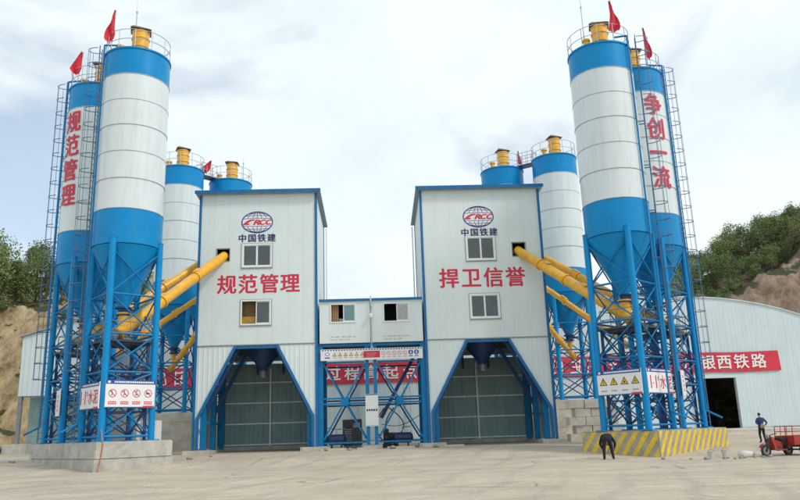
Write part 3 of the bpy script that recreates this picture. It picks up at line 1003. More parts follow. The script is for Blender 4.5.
def ribbed(b, x0, x1, y, zlo, zhi, pitch=0.3, depth=0.035, face=-1):
    """trapezoid sheet between x0 and x1; zlo(x) / zhi(x) give its edges"""
    pts = []
    x = x0
    k = 0
    while x < x1 - 1e-6:
        for f_, dd in ((0.0, 0), (0.62, 0), (0.70, 1), (0.92, 1), (1.0, 0)):
            xx = x + f_ * pitch
            if xx <= x1 + 1e-6 and (not pts or xx > pts[-1][0] + 1e-6):
                pts.append((xx, y + face * depth * dd))
        x += pitch
    if pts[-1][0] < x1 - 1e-4: pts.append((x1, y))
    for (xa, ya), (xb, yb) in zip(pts, pts[1:]):
        if zhi(xa) - zlo(xa) < 1e-4 and zhi(xb) - zlo(xb) < 1e-4: continue
        q = [(xa, ya, zlo(xa)), (xb, yb, zlo(xb)), (xb, yb, zhi(xb)), (xa, ya, zhi(xa))]
        b.add(q, [(0, 1, 2, 3)] if face < 0 else [(3, 2, 1, 0)])
    return b

def window(parent, x0, x1, z0, z1, y, name='window', left='glass', right='glass', opening=None, surround=True, fr=0.09):
    """two-sash window set in a wall whose outer face is at y"""
    fm = MB()
    yo, yi = y - 0.05, y + 0.06
    fm.box(x0, x1, yo, yi, z0, z0 + fr); fm.box(x0, x1, yo, yi, z1 - fr, z1)
    fm.box(x0, x0 + fr, yo, yi, z0 + fr, z1 - fr); fm.box(x1 - fr, x1, yo, yi, z0 + fr, z1 - fr)
    w = fm.build(name, 'pvc', parent)
    xm = (x0 + x1) / 2
    for (a, b_, mt, off) in ((x0 + fr, xm, left, 0.0), (xm, x1 - fr, right, 0.028)):
        if mt is None: continue
        s = MB()
        sf = 0.055
        y0, y1 = y - 0.03 + off, y - 0.005 + off
        s.box(a, b_, y0, y1, z0 + fr, z0 + fr + sf); s.box(a, b_, y0, y1, z1 - fr - sf, z1 - fr)
        s.box(a, a + sf, y0, y1, z0 + fr + sf, z1 - fr - sf); s.box(b_ - sf, b_, y0, y1, z0 + fr + sf, z1 - fr - sf)
        s.build('sash', 'pvc', w)
        MB().box(a + sf, b_ - sf, y0 + 0.008, y1 - 0.008, z0 + fr + sf, z1 - fr - sf).build('pane', mt, w)
    if surround:
        s = MB()
        k = 0.035
        s.box(x0 - k, x1 + k, y - 0.035, y - 0.002, z1 + 0.001, z1 + k); s.box(x0 - k, x1 + k, y - 0.06, y - 0.002, z0 - k - 0.03, z0 - 0.001)
        s.box(x0 - k, x0 - 0.001, y - 0.035, y - 0.002, z0, z1); s.box(x1 + 0.001, x1 + k, y - 0.035, y - 0.002, z0, z1)
        s.build('surround', 'grey_mark', w)
    return w

def emblem(parent, cx, cz, y, hw=1.02, hh=0.73):
    c = V3((cx, y, cz))
    b = MB()
    disc(b, c, EX, EZ, hw, hh, 48)
    e = b.build('emblem', 'board_white', parent)
    b = MB()
    c2 = c + V3((0, -0.004, 0))
    ringf(b, c2, EX, EZ, hw, hh, 0.075, 48)
    for f_ in (0.30, 0.66):
        for s in (-1, 1):
            for half in (-1, 1):
                pts = []
                for i in range(13):
                    t = math.pi * (0.5 - i / 12 * 0.36) if half > 0 else -math.pi * (0.5 - i / 12 * 0.36)
                    z = hh * math.sin(t) * 0.97
                    if abs(z) < 0.24: break
                    pts.append((s * hw * f_ * math.cos(t) * 1.0, z))
                stripf(b, c2, EX, EZ, pts, 0.036)
    for half in (-1, 1):
        stripf(b, c2, EX, EZ, [(0, half * 0.25), (0, half * hh * 0.97)], 0.036)
        for zz in (0.27, 0.46, 0.60):
            w = hw * math.sqrt(max(0, 1 - (zz / hh) ** 2)) * 0.97
            stripf(b, c2, EX, EZ, [(-w + 2 * w * i / 8, half * (zz - 0.03 * (1 - (2 * i / 8 - 1) ** 2) * -1 - 0.03)) for i in range(9)], 0.034)
    b.build('globe_lines', 'emblem_blue', e)
    c3 = c + V3((0, -0.008, 0))
    b = MB()
    b.add([c3 + EX * x + EZ * z for x, z in ((-0.98, -0.17), (-0.52, -0.17), (-0.50, -0.06), (-0.66, -0.06), (-0.34, 0.11), (-0.20, 0.11), (-0.14, 0.20), (-0.42, 0.20), (-0.66, 0.10))],
          [(0, 1, 2, 3), (0, 3, 8), (3, 4, 7, 8), (4, 5, 6, 7)])
    b.build('swoosh', 'red_letter', e)
    for i, ch in enumerate('RCC'):
        put_char(ch, c3 + EX * (-0.10 + i * 0.40 + 0.06), EX, EZ, 0.40, 0.33, 'red_letter', e, name='emblem_letter', bold=0.085, shear=0.35, fit=True)

def tower(x0, x1, slogan, label, hx, hole, win_up, win_lo, em, side_out, dark_lo):
    """x0..x1 front width; hx = hex opening top corners; side_out = -1 if the silo side is at x0"""
    cx = (x0 + x1) / 2
    t = thing('mixing_tower', (cx, (YF + YB) / 2, TZ0), label, 'tower', 'concrete mixing towers')
    # upper front wall with openings, other walls
    b = MB()
    wall_holes(b, x0, x1, TZM + 0.05, TZ1, YF, YF + 0.12, [hole, win_up, win_lo])
    fwl = b.build('front_wall', 'white', t)
    xj = x0 + 0.95
    while xj < x1 - 0.3:
        cuts = sorted([(h[2] - 0.05, h[3] + 0.05) for h in (hole, win_up, win_lo) if h[0] - 0.06 < xj < h[1] + 0.06])
        z = TZM + 0.08
        b = MB()
        for a_, b_ in cuts + [(TZ1 - 0.03, None)]:
            b.box(xj - 0.009, xj + 0.009, YF - 0.004, YF + 0.01, z, a_)
            z = b_
        b.build('panel_joint', 'joint', t)
        xj += 0.95
    for (xs, nm) in ((x0, 'side_wall'), (x1, 'side_wall')):
        inner = 1 if xs == x0 else -1
        b = MB()
        b.box(min(xs, xs + inner * 0.1), max(xs, xs + inner * 0.1), YF + 0.13, YB, TZM + 0.05, TZ1 - 0.02)
        b.build(nm, 'white', t)
        b = MB()
        # lower side cladding as ribbed sheet on both faces
        y = YF + 0.13
        pts = []
        while y < YB - 0.01:
            for f_, dd in ((0, 0), (0.62, 0), (0.7, 1), (0.92, 1)):
                yy = y + f_ * 0.3
                if yy < YB: pts.append((yy, xs - inner * 0.03 * dd))
            y += 0.3
        pts.append((YB, xs))
        for (ya, xa), (yb, xb) in zip(pts, pts[1:]):
            q = [(xa, ya, TZ0 + 0.35), (xb, yb, TZ0 + 0.35), (xb, yb, TZM), (xa, ya, TZM)]
            b.add(q, [(0, 1, 2, 3)])
            b.add([(p[0] + inner * 0.05, p[1], p[2]) for p in q], [(3, 2, 1, 0)])
        b.build('lower_side_wall', 'white', t)
    MB().box(x0 + 0.1, x1 - 0.1, YB - 0.1, YB, TZM + 0.05, TZ1 - 0.02).build('rear_wall', 'white', t)
    # lower front cladding round the tapered truck opening
    wl_, zk = 0.26, 2.82
    xl0, xl1 = x0, x0 + wl_
    def lo_left(x):
        return TZ0 + 0.25 if x <= xl1 - 1e-6 else min(TZM, zk + (TZM - zk) * (x - xl1) / (hx[0] - xl1))
    def lo_right(x):
        return TZ0 + 0.25 if x >= x1 - wl_ + 1e-6 else min(TZM, zk + (TZM - zk) * (x1 - wl_ - x) / (x1 - wl_ - hx[1]))
    for (fa, xa, xb) in ((lo_left, x0, hx[0]), (lo_right, hx[1], x1)):
        b = MB()
        ribbed(b, xa, xb, YF, fa, lambda x: TZM, 0.3, 0.018)
        b2 = len(b.v)
        b.add([(v[0], v[1] + 0.06, v[2]) for v in b.v], [tuple(reversed(f)) for f in b.f])
        b.build('lower_cladding', 'white', t)
    # floor edge flashing and trims
    MB().box(x0 - 0.02, x1 + 0.02, YF - 0.05, YF + 0.03, TZM - 0.01, TZM + 0.06).build('flashing', 'grey_mark', t)
    for xs, inner in ((x0, 1), (x1, -1)):
        a, c_ = sorted((xs - inner * 0.045, xs + inner * 0.11))
        b = MB()
        b.box(a, c_, YF - 0.065, YF - 0.052 + 0.02, TZ0 + 0.25, TZ1 + 0.0)
        e0, e1 = sorted((xs - inner * 0.045, xs - inner * 0.033))
        b.box(e0, e1, YF - 0.031, YF + 0.12, TZ0 + 0.25, TZ1 - 0.02)
        b.build('corner_trim', 'trim', t)
        a, c_ = sorted((xs - inner * 0.045, xs + inner * 0.03))
        MB().box(a, c_, YB - 0.03, YB + 0.03, TZ0 + 0.3, TZ1 - 0.02).build('corner_trim', 'trim', t)
    def hextrim(pts):
        b = MB()
        for p, q in zip(pts, pts[1:]):
            b.beam(V3((p[0], YF - 0.05, p[1])), V3((q[0], YF - 0.05, q[1])), 0.16, 0.17, upv=(0, 0, 1))
        return b.build('opening_trim', 'trim', t)
    hextrim([(xl1, zk), (hx[0], TZM - 0.02)])
    hextrim([(x1 - wl_, zk), (hx[1], TZM - 0.02)])
    hextrim([(xl1, TZ0 + 0.3), (xl1, zk)])
    hextrim([(x1 - wl_, TZ0 + 0.3), (x1 - wl_, zk)])
    MB().beam(V3((hx[0] - 0.05, YF + 0.05, TZM - 0.12)), V3((hx[1] + 0.05, YF + 0.05, TZM - 0.12)), 0.14, 0.16).build('opening_lintel', 'trim', t)
    # roof
    zb_ = 16.62
    ov = 0.28
    def roof_box(z_lo, z_hi, e, y0e):
        b = MB()
        p = [(x0 - e, YF - y0e), (x1 + e, YF - y0e), (x1 + e, YB + 0.4), (x0 - e, YB + 0.4)]
        zz = [TZ1, TZ1, zb_, zb_]
        b.hexa([(q[0], q[1], z + z_lo) for q, z in zip(p, zz)] + [(q[0], q[1], z + z_hi) for q, z in zip(p, zz)])
        return b
    roof_box(0.07, 0.17, ov, 0.38).build('roof', 'roof_sheet', t)
    MB().box(x0 - ov - 0.02, x1 + ov + 0.02, YF - 0.43, YF - 0.385, TZ1 + 0.03, TZ1 + 0.24).build('fascia', 'trim', t)
    MB().box(x0 + 0.05, x1 - 0.05, YF + 0.01, YF + 0.10, TZ1, TZ1 + 0.07).build('eave_closer', 'white', t)
    # bay interior
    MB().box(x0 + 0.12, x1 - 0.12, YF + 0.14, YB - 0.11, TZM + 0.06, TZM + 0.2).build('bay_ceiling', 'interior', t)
    b = MB()
    ribbed(b, x0 + 0.1, x1 - 0.1, YB - 0.05, lambda x: TZ0 + 0.3, lambda x: 6.66, 0.32, 0.03)
    ribbed(b, x0 + 0.1, x1 - 0.1, YB - 0.05, lambda x: 6.84, lambda x: TZM + 0.05, 0.32, 0.03)
    b.build('bay_rear_wall', 'bay_sheet', t)
    for z in (1.12, 2.52, 3.92, 5.30):
        MB().box(x0 + 0.3, x1 - 0.3, YB - 0.17, YB - 0.09, z, z + 0.09).build('girt', 'girt', t)
    MB().box(cx - 0.05, cx + 0.05, YB - 0.26, YB - 0.175, TZ0 + 0.3, 6.3).build('wall_post', 'girt', t)
    for s in (x0 + 0.5, x1 - 0.5):
        for y in (YF + 0.55, (YF + YB) / 2, YB - 0.5):
            MB().box(s - 0.16, s + 0.16, y - 0.16, y + 0.16, TZ0 + 0.2, TZM + 0.05).build('column', 'blue_steel', t)
    ym = (YF + YB) / 2
    for y in (YF + 0.55, ym):
        for (s, h) in ((x0 + 0.5, hx[0] + 0.1), (x1 - 0.5, hx[1] - 0.1)):
            MB().beam(V3((s, y, zk + 0.2)), V3((h, y, TZM - 0.1)), 0.2, 0.2).build('knee_brace', 'dark_blue', t)
    for s in (x0 + 0.5, x1 - 0.5):
        for z in (2.6, 4.6):
            MB().beam(V3((s, YF + 0.6, z)), V3((s, YB - 0.5, z)), 0.12, 0.14).build('side_girt', 'blue_steel', t)
    # discharge hopper
    b = MB()
    hc = V3((cx, ym - 0.3, 0))
    b.lathe(hc, [(1.05, TZM + 0.05), (0.95, 6.85), (0.26, 6.0), (0.26, 5.85)], 24, cap1=False)
    hp = b.build('discharge_hopper', 'dark_blue', t, smooth=30)
    b = MB()
    b.lathe(hc, [(0.28, 5.86), (0.30, 5.65), (0.25, 5.4), (0.22, 5.4)], 20)
    b.build('rubber_sleeve', 'grey_steel', hp, smooth=30)
    for dx in (-0.9, 0.9):
        MB().box(cx + dx - 0.06, cx + dx + 0.06, YB - 0.35, YB - 0.24, 5.9, TZM + 0.05).build('hanger', 'dark', t)
    # concrete sill and footings
    MB().box(x0 + 0.2, x1 - 0.2, YB - 0.6, YB + 0.1, TZ0 - 0.3, TZ0 + 0.34).build('bay_sill', 'concrete', t)
    for s in (x0 + 0.25, x1 - 0.25):
        MB().box(s - 0.75, s + 0.75, YF - 0.35, YF + 1.1, TZ0 - 0.5, TZ0 + 0.26).build('footing', 'concrete_pale', t)
        MB().box(s - 0.6, s + 0.6, YF + 1.1, YB, TZ0 - 0.5, TZ0 + 0.22).build('side_kerb', 'concrete', t)
    # windows, hole, emblem, lettering
    w = window(t, *win_up, YF)
    if dark_lo:
        w = window(t, *win_lo, YF, left=None, right='glass')
        xm = (win_lo[0] + win_lo[1]) / 2
        MB().box(win_lo[0] - 0.1, xm + 0.2, YF + 0.5, YF + 0.55, win_lo[2] - 0.1, win_lo[2] + 0.62).build('inner_board', 'orange', w)
        MB().box(win_lo[0] - 0.1, xm + 0.25, YF + 0.7, YF + 0.75, win_lo[2] - 0.2, win_lo[3] + 0.3).build('dark_interior_sheet', 'curtain', w)
    else:
        window(t, *win_lo, YF)
    k = 0.05
    b = MB()
    b.box(hole[0] - k, hole[1] + k, YF - 0.03, YF - 0.002, hole[3], hole[3] + k); b.box(hole[0] - k, hole[1] + k, YF - 0.03, YF - 0.002, hole[2] - k, hole[2])
    b.box(hole[0] - k, hole[0], YF - 0.03, YF - 0.002, hole[2], hole[3]); b.box(hole[1], hole[1] + k, YF - 0.03, YF - 0.002, hole[2], hole[3])
    b.build('hole_collar', 'grey_mark', t)
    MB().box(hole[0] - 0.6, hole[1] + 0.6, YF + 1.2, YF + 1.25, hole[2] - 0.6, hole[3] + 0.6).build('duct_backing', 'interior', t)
    emblem(t, em[0], em[1], YF - 0.010)
    put_text('中国铁建', (em[0], YF - 0.010, em[1] - 1.06), EX, EZ, 0.56, 0.62, 'navy', t, bold=0.03)
    put_text(slogan[0], slogan[1], EX, EZ, slogan[2], slogan[3], 'red_letter', t, bold=0.026, wf=0.97)
    # small side window facing the gap
    xs = x1 if side_out < 0 else x0
    s = 1 if side_out < 0 else -1
    b = MB()
    a, c_ = sorted((xs + s * 0.002, xs + s * 0.05))
    b.box(a, c_, 48.2, 49.4, 9.2, 11.0)
    sw = b.build('side_window', 'pvc', t)
    a, c_ = sorted((xs + s * 0.04, xs + s * 0.06))
    for q in (48.28, 48.84):
        MB().box(a, c_, q, q + 0.48, 9.28, 10.92).build('pane', 'glass', sw)
    # pipe down the corner
    px_ = xs + s * 0.22
    b = MB()
    b.tube((px_, YB - 0.25, 7.3), (px_, YB - 0.25, 16.4), 0.05, 8)
    b.build('downpipe', 'pvc', t, smooth=40)
    for z in (8, 11, 14): 
        a, c_ = sorted((xs + s * 0.002, px_))
    return t

LX0, LX1, RX0, RX1 = -11.1, -3.60, 3.18, 11.02
tower(LX0, LX1, ('规范管理', (-7.28, YF - 0.010, 11.07), 1.30, 1.33), 'white mixing tower with its lower window half open, red slogan 规范管理 above it', (-8.62, -6.08),
      (-9.95, -9.16, 12.64, 13.42), (-8.37, -6.44, 12.16, 13.72), (-8.38, -6.46, 8.46, 10.06), (-7.42, 15.15), -1, True)
tower(RX0, RX1, ('捍卫信誉', (6.99, YF - 0.010, 11.12), 1.36, 1.43), 'white mixing tower with both windows shut, red slogan 捍卫信誉 between them', (5.79, 8.38),
      (9.07, 9.90, 12.50, 13.38), (6.03, 7.96, 12.26, 13.88), (6.08, 8.01, 8.48, 10.08), (6.96, 15.20), 1, False)

# ------------------------------------------------------------------ control cabins and their steel frame
CZ0, CZ1 = 7.18, 9.82
def cabin(x0, x1, label, left_dark, wx0, wx1, wz0, wz1):
    t = thing('control_cabin', ((x0 + x1) / 2, 48, CZ0), label, 'cabin', 'control cabins between the towers')
    yf = YF + 0.02
    b = MB()
    wall_holes(b, x0, x1, CZ0, CZ1, yf, yf + 0.08, [(wx0, wx1, wz0, wz1)])
    b.build('front_wall', 'white', t)
    b = MB()
    b.box(x0, x0 + 0.08, yf + 0.081, 50.0, CZ0, CZ1); b.box(x1 - 0.08, x1, yf + 0.081, 50.0, CZ0, CZ1)
    b.box(x0 + 0.081, x1 - 0.081, 49.9, 50.0, CZ0, CZ1)
    b.build('shell_wall', 'white', t)
    MB().box(x0 + 0.081, x1 - 0.081, yf + 0.081, 49.9, CZ0 - 0.05, CZ0 + 0.05).build('cabin_floor', 'interior', t)
    MB().box(x0 - 0.02, x1 + 0.02, yf - 0.12, 50.1, CZ1 + 0.002, CZ1 + 0.14).build('roof', 'trim', t)
    if left_dark:
        w = window(t, wx0, wx1, wz0, wz1, yf, left=None, right='curtain_grey', surround=False, fr=0.07)
    else:
        w = window(t, wx0, wx1, wz0, wz1, yf, left=None, right='glass_teal', surround=False, fr=0.07)
        b = MB()
        n = 8
        for i in range(n):
            xa, xb = wx0 + 0.05 + 0.06 * i, wx0 + 0.05 + 0.06 * (i + 1)
            ya, yb = yf + 0.16 + 0.04 * (i % 2), yf + 0.16 + 0.04 * ((i + 1) % 2)
            b.add([(xa, ya, wz0 - 0.05), (xb, yb, wz0 - 0.05), (xb, yb, wz1 + 0.05), (xa, ya, wz1 + 0.05)], [(0, 1, 2, 3)])
        b.build('curtain', 'curtain', w)
        MB().box(wx0 + 0.45, wx0 + 0.82, yf + 0.4, yf + 0.5, wz0 - 0.05, wz0 + 0.32).build('inner_panel', 'board_white', w)
    MB().box(x0 + 0.09, x1 - 0.09, 48.4, 48.45, CZ0 + 0.06, CZ1 - 0.02).build('inner_partition', 'interior', t)
    # two faint rows of small print under the window
    b = MB()
    rnd = random.Random(int(x0 * 10))
    for row, z in enumerate((wz0 - 0.92, wz0 - 1.10)):
        x = wx0 + 0.02
        while x < wx0 + (1.6 if row == 0 else 1.1):
            w_ = rnd.uniform(0.10, 0.30)
            rectf(b, (x, yf - 0.006, z), EX, EZ, 0, w_, 0, 0.07)
            x += w_ + rnd.uniform(0.05, 0.12)
    b.build('small_print', 'faint_mark', t)
cabin(-3.44, -0.27, 'white control cabin with a brown curtain in its window, between the towers', False, -2.77, -1.13, 8.46, 9.68)
cabin(-0.14, 3.04, 'white control cabin with one dark open sash and one grey sash, between the towers', True, 0.57, 2.26, 8.43, 9.66)

# white lamp post fixed in the gap between the cabins
t = thing('vent_pipe', (-0.21, 45.9, 6.9), 'thin grey pipe with a white lamp rising between the two cabins', 'pipe')
MB().tube((-0.205, 45.86, 6.85), (-0.205, 45.86, 10.1), 0.032, 10).build('pipe', 'galv', t, smooth=40)
b = MB(); b.lathe((-0.21, 45.76, 0), [(0.03, 8.65), (0.12, 8.70), (0.14, 8.85), (0.10, 8.95), (0.03, 8.97)], 14, cap0=True, cap1=True); b.build('lamp', 'pvc', t, smooth=40)

g = thing('steel_frame', (-0.2, 48, 0.75), 'blue braced steel frame carrying the control cabins', 'steel frame')
FX = [(-3.40, 0.30), (-0.52, 0.22), (-0.02, 0.22), (2.98, 0.32)]
for y in (46.25, 49.7):
    for (x, w) in FX:
        if y > 47 and x == -0.52: continue
        MB().box(x - w / 2, x + w / 2, y - 0.12, y + 0.12, TZ0 + 0.25, 6.98).build('column', 'blue_steel', g)
    MB().box(-3.55, 3.14, y - 0.1, y + 0.1, 6.985, 7.17).build('deck_beam', 'blue_steel', g)
    pan = ((-3.22, -0.66), (0.12, 2.80))
    for (xa, xb) in pan:
        za, zb, zc = 1.35, 5.9, 3.6
        xm = (xa + xb) / 2
        mtl = 'blue_steel' if y < 47 else 'dark_blue'
        for (p, q) in (((xa, za), (xm, zc)), ((xm, zc), (xb, zb)), ((xb, za), (xm, zc)), ((xm, zc), (xa, zb)), ((xa, zc - 0.12), (xb, zc - 0.12)), ((xa, zc + 0.2), (xb, zc + 0.2)), ((xa, za - 0.2), (xb, za - 0.2)), ((xa, zb + 0.1), (xb, zb + 0.1))):
            MB().beam(V3((p[0], y, p[1])), V3((q[0], y, q[1])), 0.09, 0.10).build('brace', mtl, g)
        b = MB()
        b.tube((xm, y - 0.07, zc), (xm, y - 0.058, zc), 0.26, 16)
        b.build('gusset_plate', 'blue_steel', g)
for x in (-3.4, -0.02, 2.98):
    MB().beam(V3((x, 46.38, 7.08)), V3((x, 49.58, 7.08)), 0.16, 0.16).build('cross_beam', 'dark_blue', g)
MB().beam(V3((0.3, 48.2, 2.6)), V3((2.6, 48.6, 6.6)), 0.24, 0.2).build('inclined_chute', 'dark_blue', g)
for x0, x1 in ((-0.85, 0.32), (-4.1, -2.85), (2.55, 3.35)):
    o = MB().box(x0, x1, 45.7, 46.9, TZ0 - 0.4, TZ0 + 0.25 + 0.001 * x0).build('footing_block', 'concrete_pale', g)
for x0, x1 in ((-2.8, -0.9),):
    MB().box(x0, x1, 46.1, 46.6, TZ0 - 0.3, TZ0 + 0.08).build('kerb_piece', 'concrete', g)

# long safety strip
def triangle(b, c, s, yo, mi_out, mi_in):
    b.add([c + EX * x * s + EZ * z * s + V3((0, yo, 0)) for x, z in ((-0.5, -0.42), (0.5, -0.42), (0, 0.45))], [(0, 1, 2)], mi_out)
    b.add([c + EX * x * s * 0.7 + EZ * (z * s * 0.7 - 0.02 * s) + V3((0, yo - 0.004, 0)) for x, z in ((-0.5, -0.42), (0.5, -0.42), (0, 0.45))], [(0, 1, 2)], mi_in)
t = thing('safety_strip', (-0.2, 45.85, 6.08), 'long white safety strip of small symbols hung below the control cabins', 'sign')
SX0, SX1, SZ0, SZ1, SY = -3.38, 2.97, 6.10, 6.80, 45.95
MB().box(SX0, SX1, SY, SY + 0.04, SZ0, SZ1).build('board', 'board_white', t)
b = MB()
x = SX0 + 0.08
while x < SX1 - 0.1:
    rectf(b, (x, SY - 0.004, SZ1 - 0.10), EX, EZ, 0, 0.10, 0, 0.07)
    x += 0.17
tag(b.build('top_border', 'board_blue', t), kind='stuff')
b = MB(); ringf(b, (SX0 + 0.42, SY - 0.004, 6.50), EX, EZ, 0.15, 0.11, 0.03); rectf(b, (SX0 + 0.26, SY - 0.004, 6.24), EX, EZ, 0, 0.32, 0, 0.07); b.build('badge', 'board_blue', t)
for i in range(6):
    b = MB(); triangle(b, V3((SX0 + 0.86 + 0.345 * i, SY, 6.48)), 0.30, -0.004, 0, 1); rectf(b, (SX0 + 0.76 + 0.345 * i, SY - 0.004, 6.25), EX, EZ, 0, 0.2, 0, 0.035, 0)
    b.build('warning_symbol', ['grey_mark', 'stripe_yellow'], t)
b = MB(); rectf(b, (-0.72, SY - 0.004, 6.22), EX, EZ, 0, 1.02, 0, 0.42); b.build('red_panel', 'red_letter', t)
b = MB()
for k, z in enumerate((6.48, 6.38, 6.28)): rectf(b, (-0.55, SY - 0.008, z), EX, EZ, 0, 0.68 - 0.1 * k, 0, 0.04)
b.build('panel_print', 'pink', t)
for i in range(5):
    b = MB(); c = V3((0.52 + 0.335 * i, SY - 0.004, 6.47)); ringf(b, c, EX, EZ, 0.13, 0.13, 0.03); stripf(b, c, EX, EZ, [(-0.08, 0.08), (0.08, -0.08)], 0.03); rectf(b, c + EZ * -0.24, EX, EZ, -0.1, 0.1, 0, 0.04)
    b.build('prohibition_symbol', 'pink', t)
for i in range(2):
    b = MB(); c = V3((2.22 + 0.36 * i, SY - 0.004, 6.50)); disc(b, c, EX, EZ, 0.15, 0.15, 20); rectf(b, c + EZ * -0.26, EX, EZ, -0.12, 0.12, 0, 0.05)
    b.build('mandatory_symbol', 'board_blue', t)
    b = MB(); disc(b, c + V3((0, -0.004, 0.05)), EX, EZ, 0.04, 0.04, 12); rectf(b, c + V3((0, -0.004, -0.08)), EX, EZ, -0.05, 0.05, 0, 0.08)
    b.build('symbol_figure', 'board_white', t)

# white notice board on the centre column
t = thing('notice_board', (-0.28, 46.0, 2.1), 'tall white notice board fixed to the centre columns of the steel frame', 'sign')
MB().box(-0.66, 0.12, 46.04, 46.08, 2.08, 4.02).build('board', 'board_white', t)
b = MB(); rectf(b, (-0.66, 46.036, 3.94), EX, EZ, 0.02, 0.76, 0, 0.06); b.build('heading_bar', 'emblem_blue', t)
b = MB()
for k in range(5): rectf(b, (-0.66, 46.036, 2.98), EX, EZ, 0.06 + 0.14 * k, 0.16 + 0.14 * k, 0, 0.12)
b.build('title_line', 'navy', t)
b = MB(); rectf(b, (-0.66, 46.036, 2.12), EX, EZ, 0.03, 0.75, 0, 0.02); b.build('edge_line', 'grey_mark', t)

# machinery inside the frame
def machine(x0, x1, y0, y1, z0, z1, label):
    t = thing('compressor', ((x0 + x1) / 2, (y0 + y1) / 2, z0), label, 'machine')
    MB().box(x0, x1, y0, y1, z0 + 0.12, z1).build('housing', 'dark', t)
    MB().box(x0 + 0.08, x1 - 0.08, y0 + 0.05, y1 - 0.05, z0 - 0.1, z0 + 0.119).build('base', 'grey_steel', t)
    for k in range(6):
        z = z0 + 0.4 + k * 0.13
        MB().box(x0 + 0.12, (x0 + x1) / 2 - 0.04, y0 - 0.025, y0 - 0.002, z, z + 0.06).build('louvre', 'grey_steel', t)
    MB().box((x0 + x1) / 2 + 0.05, x1 - 0.1, y0 - 0.02, y0 - 0.002, z1 - 0.5, z1 - 0.2).build('control_panel', 'grey_mark', t)
machine(-2.15, -0.95, 47.6, 48.8, 0.85, 2.55, 'dark compressor housing inside the frame beside the notice board')
def air_tank(c, L, label):
    t = thing('air_tank', (c[0], c[1], c[2]), label, 'tank')
    c = V3(c)
    b = MB()
    n, prof = 20, [(0.0, -L / 2 - 0.16), (0.2, -L / 2 - 0.12), (0.32, -L / 2), (0.32, L / 2), (0.2, L / 2 + 0.12), (0.0, L / 2 + 0.16)]
    vs = []
    for r_, s in prof:
        for i in range(n):
            a = 2 * math.pi * i / n
            vs.append(c + V3((s, math.cos(a) * r_, 0.5 + math.sin(a) * r_)))
    b.add(vs, [(k * n + i, k * n + (i + 1) % n, (k + 1) * n + (i + 1) % n, (k + 1) * n + i) for k in range(len(prof) - 1) for i in range(n)])
    b.build('vessel', 'tank_blue', t, smooth=40)
    for s in (-L / 3, L / 3):
        MB().box(c.x + s - 0.05, c.x + s + 0.05, c.y - 0.25, c.y + 0.25, c.z - 0.05, c.z + 0.28).build('foot', 'dark', t)
    MB().path([c + V3((0, 0, 0.8)), c + V3((0, 0, 1.15)), c + V3((0.5, 0.3, 1.15))], 0.03, 8).build('fitting', 'galv', t)
air_tank((-2.5, 46.95, 0.85), 0.9, 'dark blue air tank lying at the foot of the compressor')
air_tank((1.6, 47.3, 0.85), 1.0, 'dark blue air tank lying under the inclined chute')
t = thing('pump_unit', (0.85, 48.2, 0.8), 'dark pump unit with black hoses behind the notice board', 'machine')
MB().box(0.35, 1.35, 47.8, 48.7, 0.75, 1.0).build('skid', 'dark', t)
MB().tube((0.45, 48.2, 1.35), (1.2, 48.2, 1.35), 0.33, 16).build('motor', 'dark', t, smooth=40)
MB().box(0.4, 0.75, 48.0, 48.5, 1.0, 1.9).build('gear_case', 'dark', t)
for k in range(3):
    pts = [V3((0.5 + 0.3 * k + 0.9 * math.sin(i / 10 * math.pi) * (1 if k % 2 else -0.6), 47.75 - 0.1 * k, 1.0 + 2.2 * i / 10)) for i in range(11)]
    MB().path(pts, 0.035, 7).build('hose', 'rubber', t, smooth=60)
# cables sagging across the frame
for k, (xa, xb, z, y) in enumerate(((-3.2, -1.0, 2.1, 47.4), (0.3, 2.7, 2.2, 47.2))):
    pts = [V3((xa + (xb - xa) * i / 12, y, z - 0.35 * math.sin(math.pi * i / 12) + 0.5 * i / 12)) for i in range(13)]
    o = MB().path(pts, 0.022, 6).build('cable', 'rubber', None, smooth=60, loc=pts[0])
    tag(o, ('black cable sagging over the compressor inside the frame', 'black cable sagging beside the inclined chute inside the frame')[k], 'cable')

